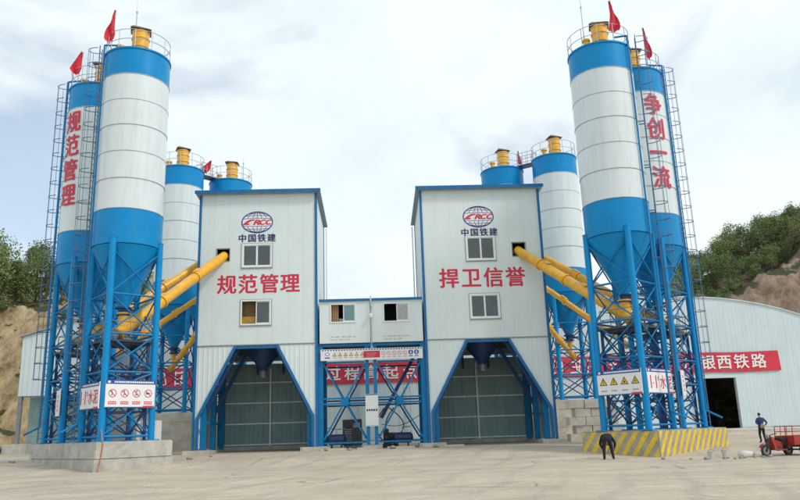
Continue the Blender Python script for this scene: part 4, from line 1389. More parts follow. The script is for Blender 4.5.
# ------------------------------------------------------------------ boards on the front silo legs
def frame_axes(p, q):
    ex = (q - p); ex.z = 0
    ex.normalize()
    n = V3((ex.y, -ex.x, 0))    # faces the camera side
    return ex, n
def board(p, q, z0, z1, label, kind):
    """p left edge, q right edge as seen by the camera"""
    ex, n = frame_axes(p, q)
    W = (q - p).length
    H_ = z1 - z0
    c = V3((p.x, p.y, z0)) + n * 0.2
    t = thing('sign_board', c + ex * W / 2, label, 'sign', None)
    MB().obox(c + ex * W / 2 + EZ * H_ / 2, ex, n, EZ, W / 2, 0.025, H_ / 2).build('board', 'board_white', t)
    f0 = c + n * 0.029
    f1 = c + n * 0.034
    b = MB(); rectf(b, f0, ex, EZ, 0, W, H_ - 0.2, H_); b.build('heading_bar', 'board_blue', t)
    b = MB(); disc(b, f1 + ex * 0.16 + EZ * (H_ - 0.10), ex, EZ, 0.075, 0.06, 16)
    x = 0.42
    rnd = random.Random(3)
    while x < W - 0.15:
        w_ = rnd.uniform(0.05, 0.10)
        rectf(b, f1, ex, EZ, x, x + w_, H_ - 0.14, H_ - 0.06)
        x += w_ + 0.02
    tag(b.build('heading_print', 'board_white', t), kind='stuff')
    b = MB(); rectf(b, f0, ex, EZ, 0, W, 0, 0.05); b.build('bottom_bar', 'board_blue', t)
    b = MB(); rectf(b, f1, ex, EZ, W * 0.76, W - 0.04, -0.0 + 0.005, 0.10); b.build('red_corner', 'red_letter', t)
    if kind == 'prohibit':
        for i in range(4):
            cc = f0 + ex * (W * (0.14 + 0.24 * i)) + EZ * (H_ * 0.52)
            b = MB(); rr = 0.20
            ringf(b, cc, ex, EZ, rr, rr, 0.035)
            stripf(b, cc + n * 0.003, ex, EZ, [(-rr * 0.66, rr * 0.66), (rr * 0.66, -rr * 0.66)], 0.035)
            s = b.build('prohibition_symbol', 'red_letter', t)
            b = MB(); c2 = cc + n * -0.0015
            if i == 3: rectf(b, c2, ex, EZ, -0.11, 0.03, -0.04, 0.05); rectf(b, c2, ex, EZ, 0.03, 0.11, -0.02, 0.02)
            else:
                stripf(b, c2, ex, EZ, [(-0.06, -0.11), (0.0, 0.0), (-0.05, 0.09)], 0.04); stripf(b, c2, ex, EZ, [(0, 0), (0.07 - 0.02 * i, -0.08)], 0.035); disc(b, c2 + EZ * 0.11 + ex * (-0.05 + 0.03 * i), ex, EZ, 0.03, 0.03, 10)
            b.build('symbol_figure', 'black', s)
            b = MB(); rectf(b, f0, ex, EZ, W * (0.14 + 0.24 * i) - 0.20, W * (0.14 + 0.24 * i) + 0.20, 0.17, 0.31)
            cp = b.build('caption_panel', 'red_letter', t)
            b = MB()
            for k in range(4): rectf(b, f1, ex, EZ, W * (0.14 + 0.24 * i) - 0.17 + 0.09 * k, W * (0.14 + 0.24 * i) - 0.11 + 0.09 * k, 0.21, 0.27)
            b.build('caption_print', 'board_white', cp)
    elif kind == 'warn':
        for i in range(4):
            cc = f0 + ex * (W * (0.14 + 0.24 * i)) + EZ * (H_ * 0.56)
            b = MB(); s = 0.46
            for (k, mi, off) in ((1.0, 0, 0.0), (0.72, 1, 0.003)):
                b.add([cc + n * off + ex * x_ * s * k + EZ * (z_ * s * k - (0.02 if mi else 0)) for x_, z_ in ((-0.5, -0.42), (0.5, -0.42), (0, 0.45))], [(0, 1, 2)], mi)
            c2 = cc + n * 0.006
            if i < 2: stripf(b, c2, ex, EZ, [(-0.02, -0.12), (0.03, -0.03), (-0.02, 0.0), (0.02, 0.08)], 0.03, 0)
            elif i == 2: rectf(b, c2, ex, EZ, -0.05, 0.05, -0.12, -0.04, 0); disc(b, c2, ex, EZ, 0.03, 0.03, 10, 0)
            else: stripf(b, c2, ex, EZ, [(-0.07, -0.11), (0.0, -0.02), (0.05, -0.1)], 0.035, 0); disc(b, c2 + EZ * 0.03, ex, EZ, 0.025, 0.025, 10, 0)
            b.build('warning_symbol', ['black', 'yellow'], t)
            b = MB()
            for k in range(4): rectf(b, f0, ex, EZ, W * (0.14 + 0.24 * i) - 0.16 + 0.085 * k, W * (0.14 + 0.24 * i) - 0.10 + 0.085 * k, 0.20, 0.27)
            b.build('caption_print', 'grey_mark', t)
    elif kind == 'cement':
        # 1-1#水泥
        hh = H_ * 0.50
        z = H_ * 0.46
        spec = [('1', 0.11, 0.10, hh, 0), ('-', 0.21, 0.11, 0.05, -0.06), ('1', 0.32, 0.10, hh, 0), ('#', 0.415, 0.14, hh * 0.38, hh * 0.28)]
        for ch, fx, w_, h_, dz in spec:
            put_char(ch, f0 + ex * W * fx + EZ * (z + dz), ex, EZ, w_, h_, 'red_letter', t, bold=0.02, fit=True)
        for ch, fx in (('水', 0.60), ('泥', 0.84)):
            put_char(ch, f0 + ex * W * fx + EZ * z, ex, EZ, W * 0.23, hh * 1.05, 'red_letter', t, bold=0.02, fit=True)
    return t
H = 1.25
def legs_of(c, S):
    return {(i, j): c + S['a'] * H * i + S['b'] * H * j for i in (-1, 1) for j in (-1, 1)}
lg = legs_of(nearL, SL)
board(lg[(-1, -1)] , lg[(-1, 1)], 3.24, 4.58, 'white board with four red prohibition circles on the grey plinth silo legs', 'prohibit')
board(lg[(1, -1)], lg[(-1, -1)], 3.22, 4.50, 'white board reading 1-1#水泥 in red on the grey plinth silo legs', 'cement')
rg = legs_of(nearR, SR)
board(rg[(-1, 1)], rg[(-1, -1)], 3.12, 4.38, 'white board with four yellow warning triangles on the striped plinth silo legs', 'warn')
board(rg[(-1, -1)], rg[(1, -1)], 3.12, 4.38, 'white board reading 1-1#水泥 in red on the striped plinth silo legs', 'cement')
for (c, S, sgn, lab) in ((outR, SR, 1, 'narrow white board with red print on the striped plinth silo legs, turned edge on'), (outL, SL, -1, 'narrow white board with red print on the grey plinth silo legs')):
    lo = legs_of(c, S)
    p = lo[(-1, -1)]
    ex = V3((0.55 * sgn, 0.83, 0)).normalized()
    n = V3((ex.y, -ex.x, 0)) * sgn
    t = thing('narrow_sign', p + n * 0.22 + EZ * 3.1, lab, 'sign')
    MB().obox(p + n * 0.21 + ex * 0.25 + EZ * 3.75, ex, n, EZ, 0.45, 0.02, 0.68).build('board', 'board_white', t)
    b = MB()
    for k in range(4): rectf(b, p + n * 0.235 + ex * 0.25 + EZ * (3.3 + 0.24 * k), ex, EZ, -0.12, 0.12, 0, 0.16)
    b.build('print', 'pink', t)

# ------------------------------------------------------------------ arched hall, banner, shed
YH = 66.0
prof = [(-26.5, 10.6), (-23.5, 11.5), (-19, 12.1), (-12, 12.5), (-4, 12.75), (6, 12.9), (16, 12.98), (24, 12.98), (28, 12.94), (30.1, 12.86), (31.9, 12.70), (33.8, 12.42), (35.6, 12.06), (37.4, 11.58), (39.2, 10.98), (41.5, 10.0), (44, 8.7), (47, 6.6), (49, 4.8)]
def ptop(x):
    for (xa, za), (xb, zb) in zip(prof, prof[1:]):
        if xa <= x <= xb: return za + (zb - za) * (x - xa) / (xb - xa)
    return prof[0][1] if x < prof[0][0] else prof[-1][1]
t = thing('storage_hall', (11, YH, 1.0), 'long white arched storage hall behind the plant', 'hall')
DX0, DX1, DZ = 28.6, 32.3, 5.5
for (xa, xb, zl) in ((-26.5, DX0, lambda x: 0.85), (DX0, DX1, lambda x: DZ), (DX1, 49.0, lambda x: 0.85)):
    b = MB()
    ribbed(b, xa, xb, YH, zl, ptop, 0.36, 0.007)
    b.build('front_wall', 'hall_white', t)
b = MB()
for (xa, za), (xb, zb) in zip(prof, prof[1:]):
    b.hexa([(xa, YH - 0.12, za), (xb, YH - 0.12, zb), (xb, YH + 40, zb), (xa, YH + 40, za), (xa, YH - 0.12, za + 0.09), (xb, YH - 0.12, zb + 0.09), (xb, YH + 40, zb + 0.09), (xa, YH + 40, za + 0.09)])
b.build('roof', 'hall_white', t)
MB().box(-26.6, -26.5, YH, YH + 40, 0.9, 10.6).build('side_wall', 'hall_white', t)
MB().box(49.0, 49.1, YH, YH + 40, 0.9, 4.8).build('side_wall', 'hall_white', t)
MB().box(DX0 - 2, DX1 + 2, YH + 9, YH + 9.1, 0.8, 8).build('dark_interior_sheet', 'black', t)  # added black sheet: its colour stands in for the shade inside the doorway
b = MB(); b.box(DX1, DX1 + 0.45, YH - 0.14, YH + 0.3, 0.85, DZ); b.build('door_jamb', 'hall_white', t)
b = MB(); b.box(DX0 - 0.3, DX0, YH - 0.14, YH + 0.3, 0.85, DZ); b.build('door_jamb', 'hall_white', t)
b = MB(); b.box(DX0 - 0.3, DX1 + 0.45, YH - 0.15, YH + 0.3, DZ + 0.002, DZ + 0.25); b.build('door_lintel', 'hall_white', t)
MB().box(DX1 + 0.45, 49.0, YH - 0.25, YH - 0.06, 0.7, 1.15).build('base_kerb', 'concrete', t)
MB().box(-26.5, DX0 - 0.3, YH - 0.25, YH - 0.06, 0.7, 1.15).build('base_kerb', 'concrete', t)
for x in (-2.2, 2.4):
    b = MB()
    for s in (0, 0.6): b.beam(V3((x + s, YH - 0.25, 1.2)), V3((x + s, YH - 0.25, 6.0)), 0.05, 0.05)
    for k in range(12): b.tube((x, YH - 0.25, 1.5 + 0.36 * k), (x + 0.6, YH - 0.25, 1.5 + 0.36 * k), 0.02, 6)
    b.build('wall_ladder', 'galv', t)

t = thing('slogan_banner', (5, YH - 0.2, 6.0), 'long red banner with white characters across the storage hall wall', 'banner')
b = MB()
NB = 90
bx0, bx1 = -27.4 + 1.0, 36.5
vs = []
for j in range(4):
    for i in range(NB + 1):
        x = bx0 + (bx1 - bx0) * i / NB
        z = 6.0 + 1.78 * j / 3 + 0.03 * math.sin(x * 0.9)
        vs.append((x + (0.12 * (1 - j / 3) if i == NB else 0), YH - 0.12 + 0.025 * math.sin(x * 2.1 + j), z))
b.add(vs, [(j * (NB + 1) + i, j * (NB + 1) + i + 1, (j + 1) * (NB + 1) + i + 1, (j + 1) * (NB + 1) + i) for j in range(3) for i in range(NB)])
b.build('cloth', 'banner', t, smooth=60)
for ch, px_, py_ in (('过', 333, 370), ('程', 352, 369), ('高', 371, 368), ('起', 390.5, 367.5), ('点', 409, 367), ('银', 708, 364.5), ('西', 724.5, 363.5), ('铁', 741.5, 363), ('路', 759, 362)):
    p = at(px_, py_, YH - 0.17)
    put_char(ch, V3((p.x, YH - 0.17, 6.90)), EX, EZ, 1.42, 1.36, 'white_letter', t, bold=0.02)

rs = random.Random(4)
for px_ in (66, 84, 103, 122, 141, 160, 179, 558, 576, 594, 612, 630, 648, 666, 688):
    p = at(px_, 372, YH - 0.17)
    b = MB()
    c0 = V3((p.x, YH - 0.17, 6.90))
    for k in range(3):
        z = -0.5 + 0.48 * k + rs.uniform(-0.08, 0.08)
        stripf(b, c0, EX, EZ, [(-0.5 + rs.uniform(0, 0.2), z), (0.5 - rs.uniform(0, 0.2), z + 0.04)], 0.12)
    for k in range(2):
        x = rs.uniform(-0.45, 0.45)
        stripf(b, c0 + V3((0, -0.003, 0)), EX, EZ, [(x, 0.6), (x + rs.uniform(-0.25, 0.25), -0.6)], 0.12)
    b.build('character', 'white_letter', t)
t = thing('open_shed', (-27, 60, 1.0), 'white clad shed with dark open concrete bay at the foot of the yellow cutting', 'shed')
b = MB()
sx0, sx1, sy0, sy1 = -28.25, -22.0, 60.0, 66.0
ribbed(b, sx0, sx1, sy0, lambda x: 5.4, lambda x: 10.1 + (x - sx0) * 0.285, 0.42, 0.04)
b.build('front_cladding', 'hall_white', t)
MB().box(sx0 - 0.02, sx0 + 0.04, sy0 + 0.01, sy1, 5.4, 10.05).build('side_cladding', 'hall_white', t)
b = MB()
b.hexa([(sx0 - 0.25, sy0 - 0.2, 10.06), (sx1, sy0 - 0.2, 11.86), (sx1, sy1, 11.86), (sx0 - 0.25, sy1, 10.06), (sx0 - 0.25, sy0 - 0.2, 10.18), (sx1, sy0 - 0.2, 11.98), (sx1, sy1, 11.98), (sx0 - 0.25, sy1, 10.18)])
b.build('roof', 'roof_sheet', t)
for x in (sx0 + 0.15, -24.8, sx1 - 0.2):
    MB().box(x - 0.14, x + 0.14, sy0 + 0.02, sy0 + 0.3, 0.9, 5.4).build('post', 'grey_steel', t)
for k in range(4):
    z = 1.3 + k * 1.02
    MB().box(sx0 + 0.3, sx1, sy0 + 1.4 + 0.05 * (k % 2), sy0 + 1.9, z, z + 0.97).build('wall_course', 'bay_sheet', t)
MB().box(sx0 - 0.6, sx0 + 1.2, sy0 - 0.6, sy0 + 1.0, 0.6, 1.75).build('base_block', 'concrete', t)
MB().box(sx0 + 1.2, sx1, sy0 - 0.1, sy0 + 1.2, 0.6, 1.25).build('base_kerb', 'concrete', t)

# concrete apron at the hall door
o = MB().hexa([(20.5, 58, 0.5), (60, 58.5, 0.5), (60, 65.7, 0.8), (20.5, 65.7, 0.8), (20.5, 58, 1.0), (60, 58.5, 1.0), (60, 65.7, 1.10), (20.5, 65.7, 1.10)]).build('pavement', 'concrete_pale', None)
tag(o, 'raised pale concrete pavement in front of the arched hall', kind='structure')

# ------------------------------------------------------------------ flags and lightning rods
def flag(base, top, rows, label):
    """rows: (distance down from the pole top, offset from pole start, offset end) along x; folds in depth"""
    base, top = V3(base), V3(top)
    t = thing('red_flag', base, label, 'flag', 'red flags on the silo roofs')
    MB().tube(base, top, 0.025, 8, 0.018).build('pole', 'galv', t, smooth=40)
    d = (base - top).normalized()
    b = MB()
    n = 8
    vs = []
    for (s, o0, o1) in rows:
        for i in range(n + 1):
            f_ = i / n
            vs.append(top + d * s + V3((o0 + (o1 - o0) * f_, 0.10 * math.sin(f_ * 7 + s * 2.2) * (0.3 + f_) - 0.05, 0.04 * math.sin(f_ * 9))))
    k = len(rows)
    b.add(vs, [(j * (n + 1) + i, j * (n + 1) + i + 1, (j + 1) * (n + 1) + i + 1, (j + 1) * (n + 1) + i) for j in range(k - 1) for i in range(n)])
    b.build('cloth', 'flag', t, smooth=70)
limp = [(0.02, -0.02, -0.05), (0.4, -0.02, -0.2), (0.8, 0.02, -0.26), (1.15, 0.06, -0.38), (1.5, 0.14, -0.42), (1.8, 0.10, -0.40), (1.98, 0.0, -0.30)]
limpr = [(s, -a_, -b_) for s, a_, b_ in limp]
zr = Z_TOP + 0.06
flag((nearL.x - 1.15, nearL.y - 1.15, zr), (nearL.x - 0.98, nearL.y - 1.15, zr + 2.55), limp, 'limp red flag on the roof of the blank silo on the grey plinth')
flag((outL.x - 1.0, outL.y - 1.25, zr), (outL.x - 0.72, outL.y - 1.25, zr + 2.2), [(0.02, -0.02, -0.1), (0.4, 0.0, -0.4), (0.8, 0.05, -0.55), (1.1, 0.1, -0.62), (1.4, 0.05, -0.4), (1.55, -0.05, -0.2)], 'limp red flag on the roof of the lettered silo on the grey plinth')
flag((nearR.x + 0.45, nearR.y - 1.5, zr), (nearR.x + 0.35, nearR.y - 1.5, zr + 2.6), [(s, -0.02 - 0.5 * max(0, s - 0.9) * 0.5, b_ * 1.0) for s, a_, b_ in limpr], 'limp red flag on the roof of the blank silo on the striped plinth')
flag((outR.x + 0.55, outR.y - 1.45, zr), (outR.x + 0.45, outR.y - 1.45, zr + 2.7), [(s * 1.05, a_ * 0.6, b_ * 0.75) for s, a_, b_ in limpr], 'limp red flag on the roof of the lettered silo on the striped plinth')
flag((-13.25, 57.6, zr + 0.1), (-13.12, 57.6, zr + 1.4), [(0.02, -0.0, -0.06), (0.35, 0.0, -0.5), (0.7, 0.0, -0.95), (1.0, -0.15, -1.2), (1.25, -0.6, -1.25), (1.4, -0.85, -1.22)], 'spread red flag on the catwalk behind the tower beside the grey plinth')
flag((12.3, 57.1, zr), (12.25, 57.1, zr + 1.55), [(s * 0.62, a_ * 0.5, b_ * 0.55) for s, a_, b_ in limpr], 'small limp red flag on a rear silo behind the tower beside the striped plinth')
for (c, dx, h, lab) in ((nearL, -0.3, 4.4, 'lightning rod on the blank silo on the grey plinth'), (nearR, -0.7, 4.4, 'lightning rod on the blank silo on the striped plinth'), (backs['l2'], 1.0, 2.6, 'lightning rod on a silo behind the tower beside the grey plinth'), (backs['r2'], -0.1, 2.9, 'lightning rod on a silo behind the tower beside the striped plinth')):
    p = V3((c.x + dx, c.y + 0.2, Z_TOP + 0.05))
    t = thing('lightning_rod', p, lab, 'lightning rod', 'lightning rods on the silo roofs')
    MB().tube(p, p + EZ * (h * 0.75), 0.03, 8).build('mast', 'galv', t, smooth=40)
    MB().tube(p + EZ * h * 0.75, p + EZ * h, 0.018, 6, 0.004).build('tip', 'galv', t, smooth=40)
    MB().tube(p + EZ * h * 0.74, p + EZ * (h * 0.74 + 0.07), 0.06, 8).build('collar', 'galv', t, smooth=40)

# ------------------------------------------------------------------ people
def person(root_loc, heading, joints, edges, radii, mats_by_edge, label, head_c, head_up, head_fw, hair=True):
    """joints in a local frame (x right, y forward, z up) turned by heading and set at root_loc"""
    t = thing('person', root_loc, label, 'person')
    rot = Matrix.Rotation(heading, 4, 'Z')
    names = list(joints)
    me = bpy.data.meshes.new('body')
    me.from_pydata([joints[n] for n in names], [(names.index(a), names.index(b)) for a, b in edges], [])
    o = bpy.data.objects.new('body', me)
    COL.objects.link(o)
    sk = o.modifiers.new('skin', 'SKIN')
    sk.use_smooth_shade = True
    for i, n in enumerate(names):
        me.skin_vertices[0].data[i].radius = radii[n] if isinstance(radii[n], tuple) else (radii[n], radii[n])
        me.skin_vertices[0].data[i].use_root = (n == 'pelvis')
    ss = o.modifiers.new('sub', 'SUBSURF')
    ss.levels = ss.render_levels = 2
    dg = bpy.context.evaluated_depsgraph_get()
    dg.update()
    nm = bpy.data.meshes.new_from_object(o.evaluated_get(dg))
    bpy.data.objects.remove(o)
    # head shaped from a sphere: skull, jaw, nose, ears, eye sockets; joined to the same mesh
    bm = bmesh.new()
    bm.from_mesh(nm)
    fwv, upv_ = V3(head_fw).normalized(), V3(head_up).normalized()
    rtv = fwv.cross(upv_).normalized()
    res = bmesh.ops.create_uvsphere(bm, u_segments=20, v_segments=14, radius=1.0)
    hv = set(res['verts'])
    for v in res['verts']:
        x, y, z = v.co
        jaw = 1 - 0.28 * max(0, -z)
        X = 0.077 * x * jaw
        Y = 0.098 * y * (1 - 0.12 * max(0, -z)) + 0.012 * max(0, -z)
        Z = 0.118 * z
        if y > 0.75 and abs(x) < 0.3 and -0.35 < z < 0.12: Y += 0.022 * (1 - abs(x) / 0.3)
        if y > 0.6 and 0.2 < abs(x) < 0.55 and -0.02 < z < 0.22: Y -= 0.010
        if abs(x) > 0.93 and -0.2 < z < 0.25 and abs(y) < 0.3: X *= 1.2
        v.co = V3(head_c) + rtv * X + fwv * Y + upv_ * Z
    segs = [(V3(joints[a]), V3(joints[b]), mats_by_edge.get((a, b), 0)) for a, b in edges]
    for f in bm.faces:
        f.smooth = True
        if f.verts[0] in hv:
            f.material_index = 2
            continue
        c = f.calc_center_median()
        best, bi = 1e9, 0
        for a, b_, mi in segs:
            ab = b_ - a
            u = max(0, min(1, (c - a).dot(ab) / max(1e-9, ab.length_squared)))
            d = (c - a - ab * u).length
            if d < best: best, bi = d, mi
        f.material_index = bi
    nm.materials.clear()
    for k in person_mats: nm.materials.append(M[k])
    bm.to_mesh(nm)
    bm.free()
    nm.transform(rot)
    body = bpy.data.objects.new('body', nm)
    COL.objects.link(body)
    body.parent = t
    # hair cap
    b = MB()
    n, k = 16, 6
    vs = []
    for j in range(k + 1):
        th = math.pi * 0.56 * j / k
        for i in range(n):
            ph = 2 * math.pi * i / n
            y = math.sin(th) * math.sin(ph); x = math.sin(th) * math.cos(ph); z = math.cos(th)
            if y > 0.3 and j == k: z += 0.55; 
            vs.append(V3(head_c) + rtv * 0.083 * x + fwv * (0.104 * y - 0.004) + upv_ * 0.125 * z)
    b.add(vs, [(j * n + i, j * n + (i + 1) % n, (j + 1) * n + (i + 1) % n, (j + 1) * n + i) for j in range(k) for i in range(n)])
    me2 = bpy.data.meshes.new('hair')
    me2.from_pydata([tuple(v) for v in b.v], [], b.f)
    me2.transform(rot)
    me2.materials.append(M['hair'])
    me2.polygons.foreach_set('use_smooth', [True] * len(me2.polygons))
    h = bpy.data.objects.new('hair', me2)
    COL.objects.link(h)
    h.parent = t
    return t

def hand(J, E, RD, ME, side, wrist, d, curl):
    """palm and five fingers from the wrist along d; curl bends them"""
    d, curl = V3(d).normalized(), V3(curl).normalized()
    s = d.cross(curl).normalized()
    w = V3(J[wrist])
    pm = f'palm{side}'
    J[pm] = tuple(w + d * 0.065); E.append((wrist, pm)); RD[pm] = (0.034, 0.018); ME[(wrist, pm)] = 2
    for i, (off, ln) in enumerate(((-0.030, 0.062), (-0.010, 0.075), (0.010, 0.070), (0.030, 0.055))):
        a, b_, c_ = f'f{i}a{side}', f'f{i}b{side}', f'f{i}c{side}'
        p0 = w + d * 0.105 + s * off
        J[a] = tuple(p0); J[b_] = tuple(p0 + d * ln * 0.5 + curl * 0.008); J[c_] = tuple(p0 + d * ln * 0.8 + curl * 0.035)
        for q, r_ in ((a, 0.011), (b_, 0.010), (c_, 0.009)): RD[q] = r_
        for e in ((pm, a), (a, b_), (b_, c_)): E.append(e); ME[e] = 2
    a, b_ = f'ta{side}', f'tb{side}'
    J[a] = tuple(w + d * 0.05 + s * -0.045 + curl * 0.015); J[b_] = tuple(w + d * 0.09 + s * -0.06 + curl * 0.03)
    RD[a] = 0.012; RD[b_] = 0.010
    for e in ((pm, a), (a, b_)): E.append(e); ME[e] = 2

def base_body(J):
    E = [('pelvis', 'waist'), ('waist', 'chest'), ('chest', 'neck'), ('neck', 'head')]
    RD = {'pelvis': (0.17, 0.125), 'waist': (0.155, 0.115), 'chest': (0.185, 0.13), 'neck': 0.058, 'head': 0.055}
    ME = {('pelvis', 'waist'): 0, ('waist', 'chest'): 0, ('chest', 'neck'): 0, ('neck', 'head'): 2}
    for s in ('L', 'R'):
        E += [('chest', 'sh' + s), ('sh' + s, 'el' + s), ('el' + s, 'wr' + s), ('pelvis', 'hip' + s), ('hip' + s, 'kn' + s), ('kn' + s, 'an' + s), ('an' + s, 'to' + s)]
        RD.update({'sh' + s: 0.072, 'el' + s: 0.053, 'wr' + s: 0.036, 'hip' + s: 0.105, 'kn' + s: 0.072, 'an' + s: 0.052, 'to' + s: 0.042})
        ME.update({('chest', 'sh' + s): 0, ('sh' + s, 'el' + s): 0, ('el' + s, 'wr' + s): 0, ('pelvis', 'hip' + s): 1, ('hip' + s, 'kn' + s): 1, ('kn' + s, 'an' + s): 1, ('an' + s, 'to' + s): 3})
    return E, RD, ME

# worker bent forward beside the striped plinth, seen from behind
person_mats = ['jacket', 'trousers', 'skin', 'shoe']
J = {'pelvis': (0, 0, 1.02), 'waist': (0.01, 0.15, 1.12), 'chest': (0.03, 0.42, 1.05), 'neck': (0.05, 0.60, 0.90), 'head': (0.06, 0.67, 0.82),
     'shL': (-0.20, 0.45, 0.98), 'elL': (-0.30, 0.50, 0.72), 'wrL': (-0.20, 0.62, 0.50), 'shR': (0.26, 0.43, 0.98), 'elR': (0.40, 0.42, 0.74), 'wrR': (0.36, 0.56, 0.52),
     'hipL': (-0.11, 0.0, 0.95), 'knL': (-0.15, 0.05, 0.52), 'anL': (-0.17, -0.02, 0.09), 'toL': (-0.18, 0.14, 0.045),
     'hipR': (0.11, 0.0, 0.95), 'knR': (0.19, 0.08, 0.52), 'anR': (0.24, 0.03, 0.09), 'toR': (0.27, 0.19, 0.045)}
E_, RD, ME = base_body(J)
RD = {k: tuple(q * 1.22 for q in v) if isinstance(v, tuple) else v * 1.22 for k, v in RD.items()}
hand(J, E_, RD, ME, 'L', 'wrL', (0.2, 0.25, -1), (0.3, 0.8, 0.2))
hand(J, E_, RD, ME, 'R', 'wrR', (-0.2, 0.25, -1), (-0.3, 0.8, 0.2))
wx, wy = 10.75, 35.3
person((wx, wy, gz(wx, wy) - 0.0), R(-14), J, E_, RD, ME, 'person in dark clothes bending forward beside the striped plinth', (0.07, 0.75, 0.73), (0.05, 0.62, -0.78), (0, -0.78, -0.62))

# driver standing in blue by the tricycle
person_mats = ['overall', 'trousers', 'skin', 'shoe']
J = {'pelvis': (0, 0, 0.95), 'waist': (0, 0.02, 1.10), 'chest': (0.01, 0.04, 1.32), 'neck': (0.01, 0.05, 1.50), 'head': (0.01, 0.07, 1.58),
     'shL': (-0.19, 0.03, 1.41), 'elL': (-0.34, -0.06, 1.17), 'wrL': (-0.13, -0.17, 1.03), 'shR': (0.21, 0.03, 1.41), 'elR': (0.36, -0.06, 1.17), 'wrR': (0.15, -0.18, 1.02),
     'hipL': (-0.10, 0, 0.89), 'knL': (-0.13, 0.06, 0.49), 'anL': (-0.12, 0.0, 0.09), 'toL': (-0.14, 0.16, 0.045),
     'hipR': (0.10, 0, 0.89), 'knR': (0.12, 0.03, 0.49), 'anR': (0.13, -0.04, 0.09), 'toR': (0.15, 0.12, 0.045)}
E_, RD, ME = base_body(J)
hand(J, E_, RD, ME, 'L', 'wrL', (1.0, -0.05, -0.25), (0.1, 0.9, -0.2))
hand(J, E_, RD, ME, 'R', 'wrR', (-1.0, -0.12, -0.2), (-0.1, 0.9, -0.2))
px_, py_ = at(762, 432, 45.0).x, 45.0
person((px_, py_, gz(px_, py_)), R(5), J, E_, RD, ME, 'person in dark blue clothes standing on the yard behind the red tricycle', (0.012, 0.085, 1.66), (0, 0.08, 1), (0, 1, -0.08))

# ------------------------------------------------------------------ cargo tricycle
def wheel(parent, c, axis, r, w):
    c, axis = V3(c), V3(axis).normalized()
    u = axis.cross(EZ).normalized()
    b = MB()
    n, prof = 26, [(r - 0.09, -w / 2), (r - 0.02, -w / 2), (r, -w / 4), (r, w / 4), (r - 0.02, w / 2), (r - 0.09, w / 2)]
    vs = []
    for rr, s in prof:
        for i in range(n):
            a = 2 * math.pi * i / n
            vs.append(c + axis * s + u * math.cos(a) * rr + EZ * math.sin(a) * rr)
    b.add(vs, [(k * n + i, k * n + (i + 1) % n, (k + 1) * n + (i + 1) % n, (k + 1) * n + i) for k in range(len(prof) - 1) for i in range(n)])
    wh = b.build('wheel', 'rubber', parent, smooth=40)
    b = MB()
    b.tube(c - axis * w * 0.35, c + axis * w * 0.35, r - 0.085, 22)
    rim = b.build('rim', 'grey_steel', wh, smooth=40)
    b = MB(); b.tube(c - axis * w * 0.6, c + axis * w * 0.6, 0.05, 12); b.build('hub', 'dark', wh, smooth=40)

fx, fy = 17.75, 34.3
hd = V3((0.965, 0.26, 0)).normalized()        # from front wheel towards the rear
sd = V3((-hd.y, hd.x, 0))
F0 = V3((fx, fy, gz(fx, fy)))
def TP(l, s, z): return F0 + hd * l + sd * s + EZ * z
t = thing('cargo_tricycle', F0, 'red three wheeled cargo tricycle with railed load bed', 'tricycle')
wheel(t, TP(0, 0, 0.27), sd, 0.27, 0.10)
for s in (-0.5, 0.5): wheel(t, TP(1.72, s, 0.27), sd, 0.27, 0.13)
b = MB()
for s in (-0.08, 0.08): b.tube(TP(0, s, 0.27), TP(0.27, s * 0.8, 0.92), 0.028, 10)
b.tube(TP(0.27, -0.09, 0.90), TP(0.27, 0.09, 0.90), 0.03, 10)
b.build('fork', 'dark', t, smooth=40)
b = MB()
for i in range(9):
    a0, a1 = R(20 + 15 * i), R(20 + 15 * (i + 1))
    p0, p1 = TP(-math.cos(a0) * -0.33, 0, 0.27 + math.sin(a0) * 0.33), TP(-math.cos(a1) * -0.33, 0, 0.27 + math.sin(a1) * 0.33)
    b.beam(p0, p1, 0.16, 0.015, upv=(p0 - TP(0, 0, 0.27)))
b.build('mudguard', 'red_paint', t)
b = MB(); b.path([TP(0.38, -0.36, 1.02), TP(0.30, -0.16, 0.98), TP(0.27, 0, 0.93), TP(0.30, 0.16, 0.98), TP(0.38, 0.36, 1.02)], 0.018, 8); b.build('handlebar', 'dark', t, smooth=40)
b = MB(); b.tube(TP(0.14, 0, 0.86), TP(0.24, 0, 0.86), 0.085, 14); b.build('headlight', 'grey_steel', t, smooth=40)
# front shield, tank, frame
b = MB()
b.hexa([TP(0.34, -0.24, 0.33), TP(0.44, -0.26, 0.33), TP(0.44, 0.26, 0.33), TP(0.34, 0.24, 0.33), TP(0.24, -0.15, 0.88), TP(0.36, -0.17, 0.86), TP(0.36, 0.17, 0.86), TP(0.24, 0.15, 0.88)])
b.hexa([TP(0.30, -0.24, 0.28), TP(0.98, -0.26, 0.26), TP(0.98, 0.26, 0.26), TP(0.30, 0.24, 0.28), TP(0.30, -0.24, 0.34), TP(0.98, -0.26, 0.32), TP(0.98, 0.26, 0.32), TP(0.30, 0.24, 0.34)])
b.build('front_shield', 'red_paint', t)
b = MB()
b.hexa([TP(0.47, -0.13, 0.36), TP(0.86, -0.15, 0.36), TP(0.86, 0.15, 0.36), TP(0.47, 0.13, 0.36), TP(0.43, -0.13, 0.74), TP(0.78, -0.15, 0.66), TP(0.78, 0.15, 0.66), TP(0.43, 0.13, 0.74)])
b.build('fuel_tank', 'red_paint', t)
b = MB()
b.beam(TP(0.30, 0, 0.62), TP(0.62, 0, 0.28), 0.07, 0.07); b.beam(TP(0.62, 0, 0.28), TP(1.25, 0, 0.28), 0.07, 0.07)
for s in (-0.3, 0.3): b.beam(TP(0.95, s, 0.44), TP(2.35, s, 0.44), 0.07, 0.09)
b.beam(TP(1.72, -0.5, 0.27), TP(1.72, 0.5, 0.27), 0.07, 0.07)
